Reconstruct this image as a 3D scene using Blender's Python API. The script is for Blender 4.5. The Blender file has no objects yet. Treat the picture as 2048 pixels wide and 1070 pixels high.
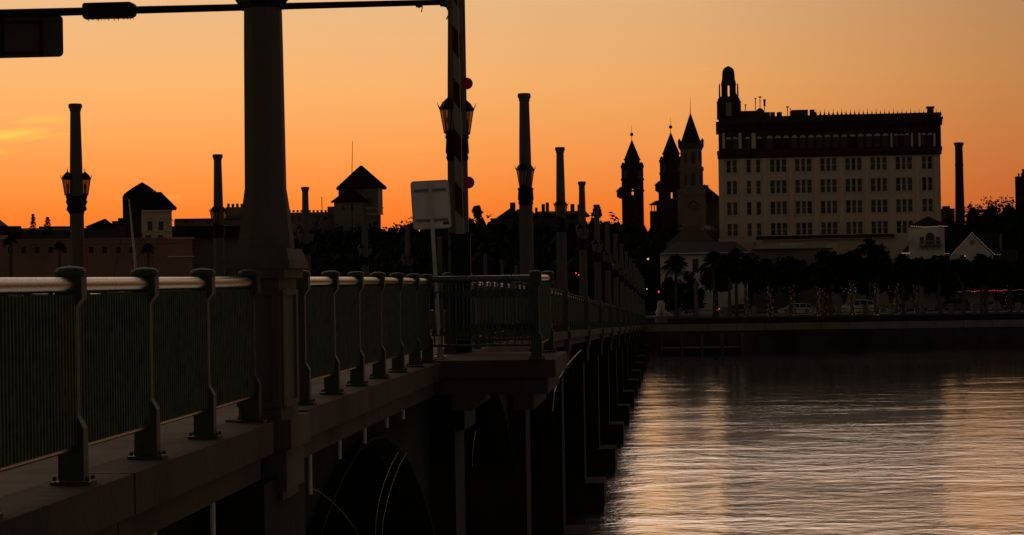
import bpy, math, random
from mathutils import Vector, Matrix
random.seed(7)
C = bpy.context.scene.collection
scn = bpy.context.scene

# ------------------------------------------------------------------ camera
FPX = 4000.0            # focal length in pixels of the 2048 px wide photograph
EYE = 10.0              # eye above the water
ROLL, PITCH = math.radians(0.9), 0.0055
cam_d = bpy.data.cameras.new('camera'); cam = bpy.data.objects.new('camera', cam_d)
C.objects.link(cam); scn.camera = cam
cam_d.sensor_width = 36; cam_d.lens = 36*FPX/2048; cam_d.clip_start = .1; cam_d.clip_end = 20000
RM = Matrix.Rotation(math.radians(90)+PITCH, 3, 'X') @ Matrix.Rotation(-ROLL, 3, 'Z')
cam.matrix_world = Matrix.Translation((0, 0, EYE)) @ RM.to_4x4()
cam_d.dof.use_dof = False

# ------------------------------------------------------------------ world
def lin(r, g, b):
    f = lambda c: ((c/255+.055)/1.055)**2.4 if c > 10 else c/255/12.92
    return (f(r), f(g), f(b), 1)
wd = bpy.data.worlds.new('World'); scn.world = wd; wd.use_nodes = True
nt = wd.node_tree; nt.nodes.clear()
class NB:
    def __init__(s, nt): s.nt = nt
    def n(s, t, **k):
        o = s.nt.nodes.new(t)
        for a, v in k.items(): setattr(o, a, v)
        return o
    def m(s, op, a, b=None, c=None, clamp=False):
        o = s.nt.nodes.new('ShaderNodeMath'); o.operation = op; o.use_clamp = clamp
        for i, v in enumerate((a, b, c)):
            if v is None: continue
            if isinstance(v, (int, float)): o.inputs[i].default_value = v
            else: s.nt.links.new(v, o.inputs[i])
        return o.outputs[0]
    def l(s, a, b): s.nt.links.new(a, b)
    def mix(s, f, a, b, mode='MIX'):
        o = s.nt.nodes.new('ShaderNodeMix'); o.data_type = 'RGBA'; o.blend_type = mode
        for i, v in ((0, f), (6, a), (7, b)):
            if isinstance(v, (int, float, tuple)): o.inputs[i].default_value = v
            else: s.nt.links.new(v, o.inputs[i])
        return o.outputs[2]
    def ramp(s, fac, stops):
        o = s.nt.nodes.new('ShaderNodeValToRGB'); e = o.color_ramp.elements
        while len(e) < len(stops): e.new(.5)
        for k, (p, c) in zip(e, stops): k.position = p; k.color = c
        if fac is not None: s.nt.links.new(fac, o.inputs[0])
        return o.outputs[0]
W = NB(nt)
SUN_AZ = -13.0
tc = W.n('ShaderNodeTexCoord'); sep = W.n('ShaderNodeSeparateXYZ'); W.l(tc.outputs['Generated'], sep.inputs[0])
X, Y, Z = sep.outputs
elev = W.m('MULTIPLY', W.m('ARCSINE', W.m('MINIMUM', W.m('MAXIMUM', Z, -1), 1)), 57.29578)
az = W.m('MULTIPLY', W.m('ARCTAN2', X, Y), 57.29578)
ee = W.m('MAXIMUM', elev, 0)
# dusk glow by elevation on the sunset side; position = sqrt(elev/90)
pos = W.m('SQRT', W.m('DIVIDE', ee, 90.0))
def P2(e): return math.sqrt(e/90)
glow = W.ramp(pos, [(P2(0), lin(250,96,20)), (P2(1.2), lin(255,112,32)), (P2(2.2), lin(255,136,52)), (P2(3.8), lin(255,162,84)),
    (P2(5.6), lin(250,181,110)), (P2(7.8), lin(236,186,134)), (P2(12), (1.20,.84,.63,1)), (P2(22), (1.20,.92,.74,1)),
    (P2(33), (.28,.22,.19,1)), (P2(89), lin(20,22,30))])
dusk = W.ramp(pos, [(P2(0), lin(112,104,84)), (P2(10), lin(100,94,80)), (P2(30), lin(56,56,52)), (P2(89), lin(24,28,32))])
daz = W.m('ABSOLUTE', W.m('SUBTRACT', az, SUN_AZ))
daz = W.m('MINIMUM', daz, W.m('SUBTRACT', 360.0, daz))
azr = W.ramp(W.m('DIVIDE', daz, 180.0), [(0, (1,1,1,1)), (10/180, (.97,.96,.95,1)), (18/180, (.86,.82,.77,1)), (27/180, (.54,.45,.36,1)),
    (45/180, (.26,.20,.16,1)), (90/180, (.05,.045,.04,1)), (1, (.02,.02,.025,1))])
hi = W.m('DIVIDE', W.m('SUBTRACT', elev, 7.5), 9.0, clamp=True)
azh = W.ramp(W.m('DIVIDE', daz, 180.0), [(0, (1,1,1,1)), (20/180, (.98,.97,.97,1)), (31/180, (.82,.79,.76,1)), (42/180, (.28,.26,.24,1)), (62/180, (.04,.038,.035,1)), (1, (.015,.015,.02,1))])
azr = W.mix(hi, azr, azh)
sky_c = W.mix(1.0, glow, azr, 'MULTIPLY')
sp_ = W.n('ShaderNodeSeparateColor'); W.l(azr, sp_.inputs[0])
dk = W.m('MULTIPLY', W.m('SUBTRACT', 1.0, sp_.outputs[0]), .50, clamp=True)
dkc = W.n('ShaderNodeCombineColor'); [W.l(dk, dkc.inputs[i]) for i in range(3)]
sky_c = W.mix(1.0, sky_c, W.mix(1.0, dusk, dkc.outputs[0], 'MULTIPLY'), 'ADD')
# thin high cloud wisps low in the west
cv = W.n('ShaderNodeCombineXYZ'); W.l(W.m('MULTIPLY', az, .55), cv.inputs[0]); W.l(W.m('ADD', W.m('MULTIPLY', elev, 3.2), W.m('MULTIPLY', az, -.22)), cv.inputs[1])
nz = W.n('ShaderNodeTexNoise'); nz.inputs['Scale'].default_value = 1.0; nz.inputs['Detail'].default_value = 6; nz.inputs['Distortion'].default_value = .6
W.l(cv.outputs[0], nz.inputs['Vector'])
cn = W.m('MULTIPLY', W.m('SUBTRACT', nz.outputs[0], .44), 5.0, clamp=True)
def blob(a0, e0, sa, se):
    da = W.m('DIVIDE', W.m('SUBTRACT', az, a0), sa); de = W.m('DIVIDE', W.m('SUBTRACT', elev, e0), se)
    return W.m('POWER', 2.718, W.m('MULTIPLY', W.m('ADD', W.m('MULTIPLY', da, da), W.m('MULTIPLY', de, de)), -1.0))
cm = W.m('ADD', blob(-14.8, 4.28, 2.0, .20), W.m('MULTIPLY', blob(-13.6, 4.68, 1.0, .12), .4))
cm = W.m('ADD', cm, W.m('MULTIPLY', blob(-9.2, 2.42, .9, .09), .30))
cm = W.m('ADD', cm, W.m('MULTIPLY', blob(-14.6, 3.72, .7, .07), .5))
cm = W.m('ADD', cm, W.m('MULTIPLY', blob(5.6, 5.87, .17, .013), .6))
cloud_f = W.m('MULTIPLY', cm, W.m('ADD', W.m('MULTIPLY', cn, 1.15), .08), clamp=True)
sky_c = W.mix(cloud_f, sky_c, lin(255,212,88))
nish = W.n('ShaderNodeTexSky', sky_type='NISHITA'); nish.sun_disc = False
nish.sun_elevation = math.radians(.5); nish.sun_rotation = math.radians(SUN_AZ); nish.dust_density = 3
b1 = W.n('ShaderNodeBackground'); W.l(sky_c, b1.inputs[0]); b1.inputs[1].default_value = 1.0
b2 = W.n('ShaderNodeBackground'); W.l(nish.outputs[0], b2.inputs[0]); b2.inputs[1].default_value = .004
ad = W.n('ShaderNodeAddShader'); W.l(b1.outputs[0], ad.inputs[0]); W.l(b2.outputs[0], ad.inputs[1])
wo = W.n('ShaderNodeOutputWorld'); W.l(ad.outputs[0], wo.inputs[0])

# last light of the set sun
sd = bpy.data.lights.new('sun', 'SUN'); sd.energy = .12; sd.angle = math.radians(3); sd.color = (1, .5, .22)
sun = bpy.data.objects.new('sun', sd); C.objects.link(sun)
a, e = math.radians(SUN_AZ), math.radians(1.0)
sdir = Vector((math.sin(a)*math.cos(e), math.cos(a)*math.cos(e), math.sin(e)))
sun.rotation_euler = sdir.to_track_quat('Z', 'Y').to_euler()
vs = scn.view_settings; vs.view_transform = 'Standard'; vs.look = 'None'; vs.exposure = 0; vs.gamma = 1; vs.use_curve_mapping = False

# ------------------------------------------------------------------ materials
def mat(name, col, rough=.8, var=.25, scale=3.0, bump=.0, metal=0.0, spec=.15, stain=None, streak=False, emit=None, estr=0, coords='Object'):
    m = bpy.data.materials.new(name); m.use_nodes = True
    N = NB(m.node_tree); bs = m.node_tree.nodes['Principled BSDF']
    bs.inputs['Roughness'].default_value = rough; bs.inputs['Metallic'].default_value = metal
    bs.inputs['Specular IOR Level'].default_value = spec
    t = N.n('ShaderNodeTexCoord'); mp = N.n('ShaderNodeMapping'); N.l(t.outputs[coords], mp.inputs[0])
    if streak: mp.inputs['Scale'].default_value = (1, 1, .12)
    nz = N.n('ShaderNodeTexNoise'); nz.inputs['Scale'].default_value = scale; nz.inputs['Detail'].default_value = 5
    N.l(mp.outputs[0], nz.inputs['Vector'])
    c1 = tuple(max(0, c*(1-var)) for c in col)+(1,); c2 = tuple(min(1, c*(1+var)) for c in col)+(1,)
    c = N.ramp(nz.outputs[0], [(.3, c1), (.7, c2)])
    if stain:
        n2 = N.n('ShaderNodeTexNoise'); n2.inputs['Scale'].default_value = scale*.35; n2.inputs['Detail'].default_value = 7
        N.l(mp.outputs[0], n2.inputs['Vector'])
        c = N.mix(N.m('MULTIPLY', N.m('SUBTRACT', n2.outputs[0], .52), 7, clamp=True), c, tuple(stain)+(1,))
    N.l(c, bs.inputs['Base Color'])
    n3 = N.n('ShaderNodeTexNoise'); n3.inputs['Scale'].default_value = scale*8; N.l(t.outputs[coords], n3.inputs['Vector'])
    N.l(N.m('ADD', N.m('MULTIPLY', N.m('SUBTRACT', n3.outputs[0], .5), .3), rough, clamp=True), bs.inputs['Roughness'])
    if bump:
        b = N.n('ShaderNodeBump'); b.inputs['Strength'].default_value = bump; b.inputs['Distance'].default_value = .02
        N.l(n3.outputs[0], b.inputs['Height']); N.l(b.outputs[0], bs.inputs['Normal'])
    if emit:
        bs.inputs['Emission Color'].default_value = tuple(emit)+(1,); bs.inputs['Emission Strength'].default_value = estr
    return m
M = {}
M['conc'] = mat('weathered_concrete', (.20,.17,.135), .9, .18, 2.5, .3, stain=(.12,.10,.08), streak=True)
M['col'] = mat('lamp_column_concrete', (.15,.128,.10), .9, .14, 3.0, .3, stain=(.11,.093,.075), streak=True)
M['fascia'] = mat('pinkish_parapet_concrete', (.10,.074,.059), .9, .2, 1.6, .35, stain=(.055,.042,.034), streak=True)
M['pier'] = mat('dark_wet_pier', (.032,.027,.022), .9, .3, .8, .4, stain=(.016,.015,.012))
M['rail'] = mat('green_railing_paint', (.055,.072,.045), .6, .25, 14, .2, spec=.3, stain=(.05,.06,.035))
M['railtop'] = mat('worn_green_handrail', (.13,.135,.095), .27, .25, 20, .08, spec=.6, metal=.4)
M['bar'] = mat('dark_green_baluster', (.10,.125,.085), .85, .3, 9, .1, spec=.1)
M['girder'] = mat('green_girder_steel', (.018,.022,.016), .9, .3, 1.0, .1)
M['drain'] = mat('pale_drain_pipe', (.75,.68,.58), .35, .1, 8, .05)
M['black'] = mat('black_painted_metal', (.018,.017,.016), .55, .3, 6, .1)
M['iron'] = mat('cast_iron_lantern', (.02,.018,.016), .6, .3, 10, .1)
M['galv'] = mat('galvanised_steel', (.42,.40,.37), .45, .15, 9, .05, metal=.6)
M['signback'] = mat('bare_aluminium_sign', (.86,.78,.74), .5, .07, 4, .03, metal=.25)
M['bracketm'] = mat('dull_sign_bracket', (.30,.27,.25), .6, .1, 8, .05)
M['blind'] = mat('half_drawn_blind', (.10,.09,.07), .8, .2, 2); M['blind2'] = mat('grey_curtain', (.05,.045,.04), .8, .2, 2)
M['signpost'] = mat('painted_sign_post', (.70,.62,.56), .6, .15, 8, .1)
M['sticker'] = mat('brown_sticker', (.16,.09,.04), .6, .3, 40)
M['cloth'] = mat('white_gate_board', (.31,.27,.225), .6, .1, 5)
M['red'] = mat('red_gate_board', (.075,.008,.008), .6, .15, 5)
M['redlens'] = mat('red_lamp_lens', (.22,.005,.012), .3, .1, 5, emit=(.5,.01,.016), estr=.02)
M['asph'] = mat('asphalt', (.05,.048,.045), .95, .25, 2, .3)
M['grass'] = mat('ground', (.06,.055,.035), 1, .3, .05)
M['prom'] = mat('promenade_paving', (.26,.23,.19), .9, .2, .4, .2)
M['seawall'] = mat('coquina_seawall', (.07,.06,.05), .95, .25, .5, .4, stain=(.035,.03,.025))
M['cream'] = mat('cream_render', (.76,.61,.47), .9, .05, .35, .1, stain=(.66,.53,.41))
M['trim'] = mat('light_window_trim', (.62,.56,.47), .7, .08, 2)
M['terra'] = mat('dark_terracotta', (.07,.040,.030), .85, .35, .9, .3)
M['glass'] = mat('dark_window_glass', (.012,.012,.014), .15, .3, 1, spec=.5)
M['white'] = mat('white_render', (.82,.76,.70), .9, .08, .6, .1, stain=(.52,.45,.38))
M['roof'] = mat('dark_barrel_tile', (.035,.020,.017), .9, .35, 1.5, .5)
M['dark'] = mat('dark_building', (.10,.08,.065), .9, .3, .5, .2)
M['brick'] = mat('dark_brick', (.06,.035,.028), .9, .3, 1.2, .3)
M['gray'] = mat('grey_render', (.30,.25,.20), .9, .15, .4, .2, stain=(.2,.17,.14))
M['church'] = mat('church_stucco', (.24,.20,.16), .9, .12, .4, .2, stain=(.17,.14,.11))
M['pink'] = mat('pink_render', (.36,.20,.16), .9, .1, .3, .1, stain=(.28,.16,.13))
M['leaf'] = mat('dark_leaf', (.024,.03,.016), .95, .45, .8, spec=.05)
M['leaf2'] = mat('palm_leaf', (.028,.036,.018), .9, .35, .8, spec=.1)
M['bark'] = mat('bark', (.12,.09,.065), .95, .35, 4, .6)
M['canvas'] = mat('white_canvas', (.6,.58,.56), .8, .1, 1)
M['carwhite'] = mat('white_car_paint', (.90,.89,.86), .4, .02, 1, spec=.6)
M['carsilver'] = mat('silver_car_paint', (.40,.39,.38), .25, .03, 1, spec=.6)
M['cardark'] = mat('dark_car_paint', (.03,.032,.04), .2, .05, 1, spec=.6)
M['tyre'] = mat('tyre_rubber', (.02,.02,.02), .85, .2, 5)
M['marble'] = mat('white_marble', (.62,.58,.53), .6, .12, 4, .1)
def emis(name, col, s):
    m = bpy.data.materials.new(name); m.use_nodes = True; b = m.node_tree.nodes['Principled BSDF']
    b.inputs['Base Color'].default_value = tuple(c*.3 for c in col)+(1,)
    b.inputs['Emission Color'].default_value = tuple(col)+(1,); b.inputs['Emission Strength'].default_value = s; return m
M['bulb'] = emis('warm_bulb', (1, .62, .36), .75)
M['bulbdim'] = emis('dim_warm_bulb', (1, .55, .34), .30)
M['bulbred'] = emis('red_bulb', (1, .06, .05), 1.2)
M['lampwhite'] = emis('white_lamp', (1, .8, .65), 4)
M['tail'] = emis('red_light', (1, .05, .04), 3.0)
M['litpane'] = emis('faintly_lit_pane', (1, .7, .5), .12)
# lantern glass: thin clear panes
m = bpy.data.materials.new('lantern_glass'); m.use_nodes = True; N_ = NB(m.node_tree); m.node_tree.nodes.clear()
tr = N_.n('ShaderNodeBsdfTransparent'); tr.inputs[0].default_value = (.55,.42,.34,1)
gl = N_.n('ShaderNodeBsdfPrincipled'); gl.inputs['Base Color'].default_value = (.45,.38,.32,1); gl.inputs['Roughness'].default_value = .25
mx = N_.n('ShaderNodeMixShader'); mx.inputs[0].default_value = .35; o_ = N_.n('ShaderNodeOutputMaterial')
N_.l(tr.outputs[0], mx.inputs[1]); N_.l(gl.outputs[0], mx.inputs[2]); N_.l(mx.outputs[0], o_.inputs[0]); M['lglass'] = m
# water
m = bpy.data.materials.new('river_water'); m.use_nodes = True; N_ = NB(m.node_tree); bs = m.node_tree.nodes['Principled BSDF']
bs.inputs['Base Color'].default_value = (.70,.72,.75,1); bs.inputs['Metallic'].default_value = 1.0; bs.inputs['IOR'].default_value = 1.42
geo = N_.n('ShaderNodeNewGeometry')
def wn(sx, sy, sc, det=3, dist=0.0):
    mp = N_.n('ShaderNodeMapping'); mp.inputs['Scale'].default_value = (sx, sy, 1); mp.inputs['Rotation'].default_value = (0, 0, .08)
    N_.l(geo.outputs['Position'], mp.inputs[0])
    z = N_.n('ShaderNodeTexNoise'); z.inputs['Scale'].default_value = sc; z.inputs['Detail'].default_value = det; z.inputs['Distortion'].default_value = dist
    N_.l(mp.outputs[0], z.inputs['Vector']); return z.outputs[0]
patch = wn(.8, 1.6, .04, 6, 1.6)       # calmer and rougher patches of the current
pf = N_.m('MULTIPLY', N_.m('SUBTRACT', patch, .40), 6.0, clamp=True)
h = N_.m('ADD', N_.m('MULTIPLY', wn(.75, 1.0, .45, 4, .3), .11), N_.m('MULTIPLY', wn(.8, 1.0, 2.2, 3), .030))
h = N_.m('ADD', h, N_.m('MULTIPLY', wn(.8, 1.0, 9.0, 2), .0042))
h = N_.m('MULTIPLY', h, N_.m('ADD', N_.m('MULTIPLY', pf, .52), .48))
sy = N_.n('ShaderNodeSeparateXYZ'); N_.l(geo.outputs['Position'], sy.inputs[0])
shel = N_.m('DIVIDE', N_.m('SUBTRACT', 225.0, sy.outputs[1]), 115.0, clamp=True)   # water lies calmer in the lee of the seawall
h = N_.m('MULTIPLY', h, N_.m('ADD', N_.m('MULTIPLY', shel, 1.05), .26))
bp_ = N_.n('ShaderNodeBump'); bp_.inputs['Strength'].default_value = 1.0; bp_.inputs['Distance'].default_value = 1.0
N_.l(h, bp_.inputs['Height']); N_.l(bp_.outputs[0], bs.inputs['Normal'])
N_.l(N_.m('ADD', N_.m('MULTIPLY', shel, .08), .05), bs.inputs['Roughness'])
M['water'] = m

# ------------------------------------------------------------------ placing helpers
def ray(x, y):
    return RM @ Vector(((x-1024)/FPX, (535-y)/FPX, -1))
def P(x, y, D):                         # the point seen at photograph pixel x, y, D metres north
    r = ray(x, y); return Vector((0, 0, EYE)) + r*(D/r.y)
r0 = ray(1343, 552); B = Vector((r0.x, r0.y, 0)).normalized(); NN = Vector((B.y, -B.x, 0)); UP = Vector((0, 0, 1))
def drop(t):
    if t < 20: return 0
    if t < 70: return .0236*(t-20)**2/100
    return .59 + .0236*(t-70)
def Wp(t, o, h, d=True):                # point on the bridge: t along it, o to the right, h above the eye
    return B*t + NN*o + UP*(EYE + h - (drop(t) if d else 0))
def t_at(x, o):
    r = ray(x, 552); return o*r.dot(B)/r.dot(NN)

class MB:
    def __init__(s, org=(0, 0, 0)): s.o = Vector(org); s.v = []; s.f = []
    def add(s, vs, fs):
        k = len(s.v); s.v += [Vector(v) for v in vs]; s.f += [tuple(i+k for i in f) for f in fs]; return s
    def hexa(s, p):                     # 8 points: bottom ring 4, top ring 4
        return s.add(p, [(0,3,2,1), (4,5,6,7), (0,1,5,4), (1,2,6,5), (2,3,7,6), (3,0,4,7)])
    def box(s, c, d, ax=None):          # centre, full sizes
        a = ax or (Vector((1,0,0)), Vector((0,1,0)), Vector((0,0,1))); c = Vector(c); h = [k/2 for k in d]
        q = [(-1,-1), (1,-1), (1,1), (-1,1)]
        return s.hexa([c+a[0]*h[0]*i+a[1]*h[1]*j+a[2]*h[2]*z for z in (-1, 1) for i, j in q])
    def bb(s, t0, t1, o0, o1, h0, h1, d=True):
        return s.hexa([Wp(t, o, h, d) for h in (h0, h1) for t, o in ((t0,o0), (t0,o1), (t1,o1), (t1,o0))])
    def lathe(s, prof, c=(0,0,0), n=12, ax=None, ph=0.0):   # prof: (r, z)
        a = ax or (Vector((1,0,0)), Vector((0,1,0)), Vector((0,0,1))); c = Vector(c); vs = []; fs = []
        for r, z in prof:
            for i in range(n):
                w = ph+2*math.pi*i/n; vs.append(c+a[0]*r*math.cos(w)+a[1]*r*math.sin(w)+a[2]*z)
        for k in range(len(prof)-1):
            for i in range(n):
                j = (i+1) % n; fs.append((k*n+i, k*n+j, (k+1)*n+j, (k+1)*n+i))
        fs.append(tuple(range(n-1, -1, -1))); fs.append(tuple((len(prof)-1)*n+i for i in range(n)))
        return s.add(vs, fs)
    def tube(s, pts, r, n=6):
        pts = [Vector(p) for p in pts]; vs = []; fs = []
        for i, p in enumerate(pts):
            d = (pts[min(i+1, len(pts)-1)]-pts[max(i-1, 0)]).normalized()
            u = d.cross(UP if abs(d.z) < .9 else Vector((1,0,0))).normalized(); w = u.cross(d)
            rr = r[i] if isinstance(r, (list, tuple)) else r
            for k in range(n):
                q = 2*math.pi*k/n; vs.append(p+u*rr*math.cos(q)+w*rr*math.sin(q))
        for i in range(len(pts)-1):
            for k in range(n):
                j = (k+1) % n; fs.append((i*n+k, i*n+j, (i+1)*n+j, (i+1)*n+k))
        fs.append(tuple(range(n-1, -1, -1))); fs.append(tuple((len(pts)-1)*n+i for i in range(n)))
        return s.add(vs, fs)
    def prism(s, poly, vec):            # planar polygon extruded
        n = len(poly); vec = Vector(vec); p = [Vector(q) for q in poly]
        return s.add(p+[q+vec for q in p], [tuple(range(n-1, -1, -1)), tuple(range(n, 2*n))]+[(i, (i+1) % n, (i+1) % n+n, i+n) for i in range(n)])
    def build(s, name, m, parent=None, smooth=False, **props):
        me = bpy.data.meshes.new(name)
        o = s.o
        me.from_pydata([tuple(v-o) for v in s.v], [], s.f); me.update()
        if smooth:
            for p in me.polygons: p.use_smooth = True
            try: me.set_sharp_from_angle(angle=math.radians(40))
            except Exception: pass
        me.materials.append(M[m] if isinstance(m, str) else m)
        ob = bpy.data.objects.new(name, me); C.objects.link(ob)
        if parent is not None: ob.parent = parent
        else: ob.location = o
        for k, v in props.items(): ob[k] = v
        return ob
def thing(name, label, cat, loc, group=None):
    o = bpy.data.objects.new(name, None); C.objects.link(o); o.location = loc; o.empty_display_size = .3
    o['label'] = label; o['category'] = cat
    if group: o['group'] = group
    return o
def tag(o, label, cat, group=None):
    o['label'] = label; o['category'] = cat
    if group: o['group'] = group
    return o
def kids(o): return [c for c in bpy.data.objects if c.parent == o]
KID = {}
def dup(root, loc, label=None):
    def cp(o, par):
        c = o.copy(); C.objects.link(c)
        if par: c.parent = par
        if o.name not in KID: KID[o.name] = kids(o)
        for k in KID[o.name]: cp(k, c)
        return c
    r = cp(root, None); r.location = loc
    if label: r['label'] = label
    return r
def struct(mb, name, m): return mb.build(name, m, kind='structure')
ORD = ['first','second','third','fourth','fifth','sixth','seventh','eighth','ninth','tenth','eleventh','twelfth','thirteenth','fourteenth','fifteenth','sixteenth','seventeenth','eighteenth']
BAX = (NN, B, UP)

# ------------------------------------------------------------------ setting
GZ = 4.0
SHX0, SHX1 = -900, 900
def shoreY(x): return 289 - x*.075     # the seawall line, a little nearer on the right
wtr = MB().add([(-4000, -1500, 0), (4000, -1500, 0), (4000, 700, 0), (-4000, 700, 0)], [(0, 1, 2, 3)]); struct(wtr, 'water', 'water')
g = MB(); g.add([(SHX0*4, shoreY(SHX0)+1.2+70, GZ), (SHX0, shoreY(SHX0)+1.2, GZ), (SHX1, shoreY(SHX1)+1.2, GZ), (SHX1*4, shoreY(SHX1)-60, GZ), (9000, 9000, GZ), (-9000, 9000, GZ)], [(0, 1, 2, 3, 4, 5)])
struct(g, 'ground', 'grass')
def strip(a, b, z, name, m, x0=-420, x1=420):
    s = MB().hexa([(x0, shoreY(x0)+a, z-.3), (x1, shoreY(x1)+a, z-.3), (x1, shoreY(x1)+b, z-.3), (x0, shoreY(x0)+b, z-.3),
                   (x0, shoreY(x0)+a, z), (x1, shoreY(x1)+a, z), (x1, shoreY(x1)+b, z), (x0, shoreY(x0)+b, z)])
    return struct(s, name, m)
strip(1.5, 13.5, GZ+.13, 'promenade', 'prom'); strip(13.6, 29, GZ+.03, 'road', 'asph'); strip(29.1, 33, GZ+.14, 'pavement', 'prom')
lm = MB()
for k in range(90):
    x = -400+k*9; lm.box((x, shoreY(x)+21.3, GZ+.037), (3, .15, .006))
struct(lm, 'lane_marking', 'cloth')
# seawall: face, lighter cap, piers with a rail between
def px_x(x, D): return P(x, 560, D).x
sw = thing('seawall', 'long low coquina seawall with paler cap along the waterfront', 'wall', (30, shoreY(30), 0))
q = MB(sw.location)
for x0, x1, z0, z1, y0, y1 in ((-600, 600, -2, 2.02, 0, 1.5), ):
    q.hexa([(x, shoreY(x)+yy, z) for z in (z0, z1) for x, yy in ((x0, y0), (x1, y0), (x1, y1), (x0, y1))])
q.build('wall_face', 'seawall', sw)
xx = -80.0; i = 0; cap0 = None
while xx < 130:
    q = MB(sw.location); q.hexa([(x, shoreY(x)+yy, z) for z in (2.05, 3.02+random.uniform(-.01, .01)) for x, yy in ((xx+.03, -.12), (xx+3.97, -.12), (xx+3.97, 1.7), (xx+.03, 1.7))])
    q.build('coping_stone', 'prom', sw); xx += 4
upp = MB((30, shoreY(30)+1.8, 3)); 
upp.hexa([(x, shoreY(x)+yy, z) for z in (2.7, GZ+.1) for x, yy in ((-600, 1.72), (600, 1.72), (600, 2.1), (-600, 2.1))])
upp.build('retaining_wall', 'seawall', sw).location = Vector((30, shoreY(30)+1.8, 3))-sw.location
bal = thing('promenade_balustrade', 'low masonry balustrade with square piers along the promenade edge', 'balustrade', (40, shoreY(40)+1.9, GZ))
pier_px = [1366, 1460, 1520, 1556, 1600, 1643, 1692, 1745, 1800, 1918, 1965, 2008, 2052, 2096]
lastx = None
for x in pier_px:
    X_ = px_x(x, 281); q = MB(bal.location); c = Vector((X_, shoreY(X_)+1.95, GZ))
    q.box(c+UP*.6, (.62, .6, 1.2)); q.box(c+UP*1.26, (.8, .78, .14)); q.box(c+UP*1.38, (.5, .5, .12)); q.build('pier', 'gray', bal)
    if lastx is not None:
        q = MB(bal.location); a_, b_ = lastx+.42, X_-.42; ya, yb = shoreY(a_)+1.95, shoreY(b_)+1.95
        for z in (.28, .85): q.hexa([(u, v+dv, GZ+z+dz) for dz in (0, .14) for u, v, dv in ((a_, ya, -.12), (b_, yb, -.12), (b_, yb, .12), (a_, ya, .12))])
        q.build('rail', 'gray', bal)
    lastx = X_
for x, h_, lb in ((1403, 5.0, 'tall pale gatepost pillar near the bridge foot'), (1861, 5.6, 'tall pale pillar right of the parked dark car')):
    X_ = px_x(x, 281); c = Vector((X_, shoreY(X_)+2.6, GZ)); t_ = thing('light_pillar', lb, 'pillar', c)
    q = MB(c); q.lathe([(.42, 0), (.42, .5), (.33, .6), (.30, h_-.5), (.4, h_-.4), (.4, h_-.2)], c, 8); q.build('shaft', 'gray', t_)
    q = MB(c); q.lathe([(.05, h_-.2), (.22, h_-.05), (.24, h_+.15), (.02, h_+.35)], c, 8, ); q.build('cap', 'gray', t_)
# floating dock by the bridge foot
dk = thing('floating_dock', 'dark low floating dock beside the bridge foot', 'dock', (px_x(1400, 262), 262, 0))
x0, x1 = px_x(1318, 262), px_x(1478, 262)
MB(dk.location).box(((x0+x1)/2, 262, .25), (x1-x0, 5, .7)).build('deck', 'pier', dk)
for i in range(5):
    X_ = x0+(x1-x0)*i/4; q = MB(dk.location); q.lathe([(.17, -2), (.17, 2.2), (.02, 2.5)], (X_, 259.3, 0), 8); q.build('pile', 'bark', dk)
c = P(1433, 722, 240)
by = thing('marker_post', 'small white marker light on the water before the dock', 'marker', (c.x, c.y, 0))
q = MB(by.location); q.lathe([(.3, -.3), (.3, .1), (.05, .2), (.05, c.z-.1)], by.location, 8); q.build('float', 'pier', by)
q = MB(by.location); q.lathe([(.03, c.z-.1), (.12, c.z), (.1, c.z+.2), (.01, c.z+.26)], by.location, 6); q.build('lamp', 'bulb', by)

# ------------------------------------------------------------------ bridge
T0, T1, SP, NP = 18.85, 291, 17.155, 16
OR = -3.65; OL = -16.4
PT = [T0]+[19.15+SP*i for i in range(1, NP)]
br = thing('bridge', 'long concrete and steel girder bridge descending to the far shore', 'bridge', (0, 0, 0))
tl = [-20, 4] + [20+i*3.0 for i in range(90)] + [T1]
def ribbon(name, m, o0, o1, h0, h1, ts=tl, par=br):
    q = MB()
    for o, h in ((o0, h0), (o1, h0), (o1, h1), (o0, h1)): pass
    n = len(ts); vs = [Wp(t, o, h) for t in ts for o, h in ((o0, h0), (o1, h0), (o1, h1), (o0, h1))]; fs = []
    for i in range(n-1):
        for k in range(4): j = (k+1) % 4; fs.append((i*4+k, i*4+j, i*4+4+j, i*4+4+k))
    fs += [(3, 2, 1, 0), tuple((n-1)*4+k for k in range(4))]
    q.add(vs, fs); return q.build(name, m, par)
ribbon('road_deck', 'asph', OL+1.9, OR-1.9, -1.75, -1.45)
ribbon('footway', 'conc', OR-1.88, OR-.42, -1.75, -1.30)
ribbon('footway', 'conc', OL+.42, OL+1.88, -1.75, -1.30)
# ledge and fascia in lengths between the piers, joints left open
seg = [4.5, 8.9, 13.3, 18.1] ; seg2 = [(4.2, 8.76), (8.8, 13.3), (13.34, 18.05), (19.75, 25.4), (25.44, 31.5)]
for i in range(1, NP-1):
    a_, b_ = PT[i], PT[i+1]; s0 = 34.9 if i == 1 else a_+.55
    L = (b_-.55-s0)/3
    for k in range(3): seg2.append((s0+k*L+.015, s0+(k+1)*L-.015))
seg2.append((PT[-1]+.55, T1))
for a_, b_ in seg2:
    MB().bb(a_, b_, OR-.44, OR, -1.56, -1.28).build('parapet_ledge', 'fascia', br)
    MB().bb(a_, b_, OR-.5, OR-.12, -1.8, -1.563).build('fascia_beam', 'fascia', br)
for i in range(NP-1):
    MB().bb(PT[i]+.5, PT[i+1]-.5, OL, OL+.42, -1.8, -1.28).build('parapet_ledge', 'fascia', br)
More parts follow.
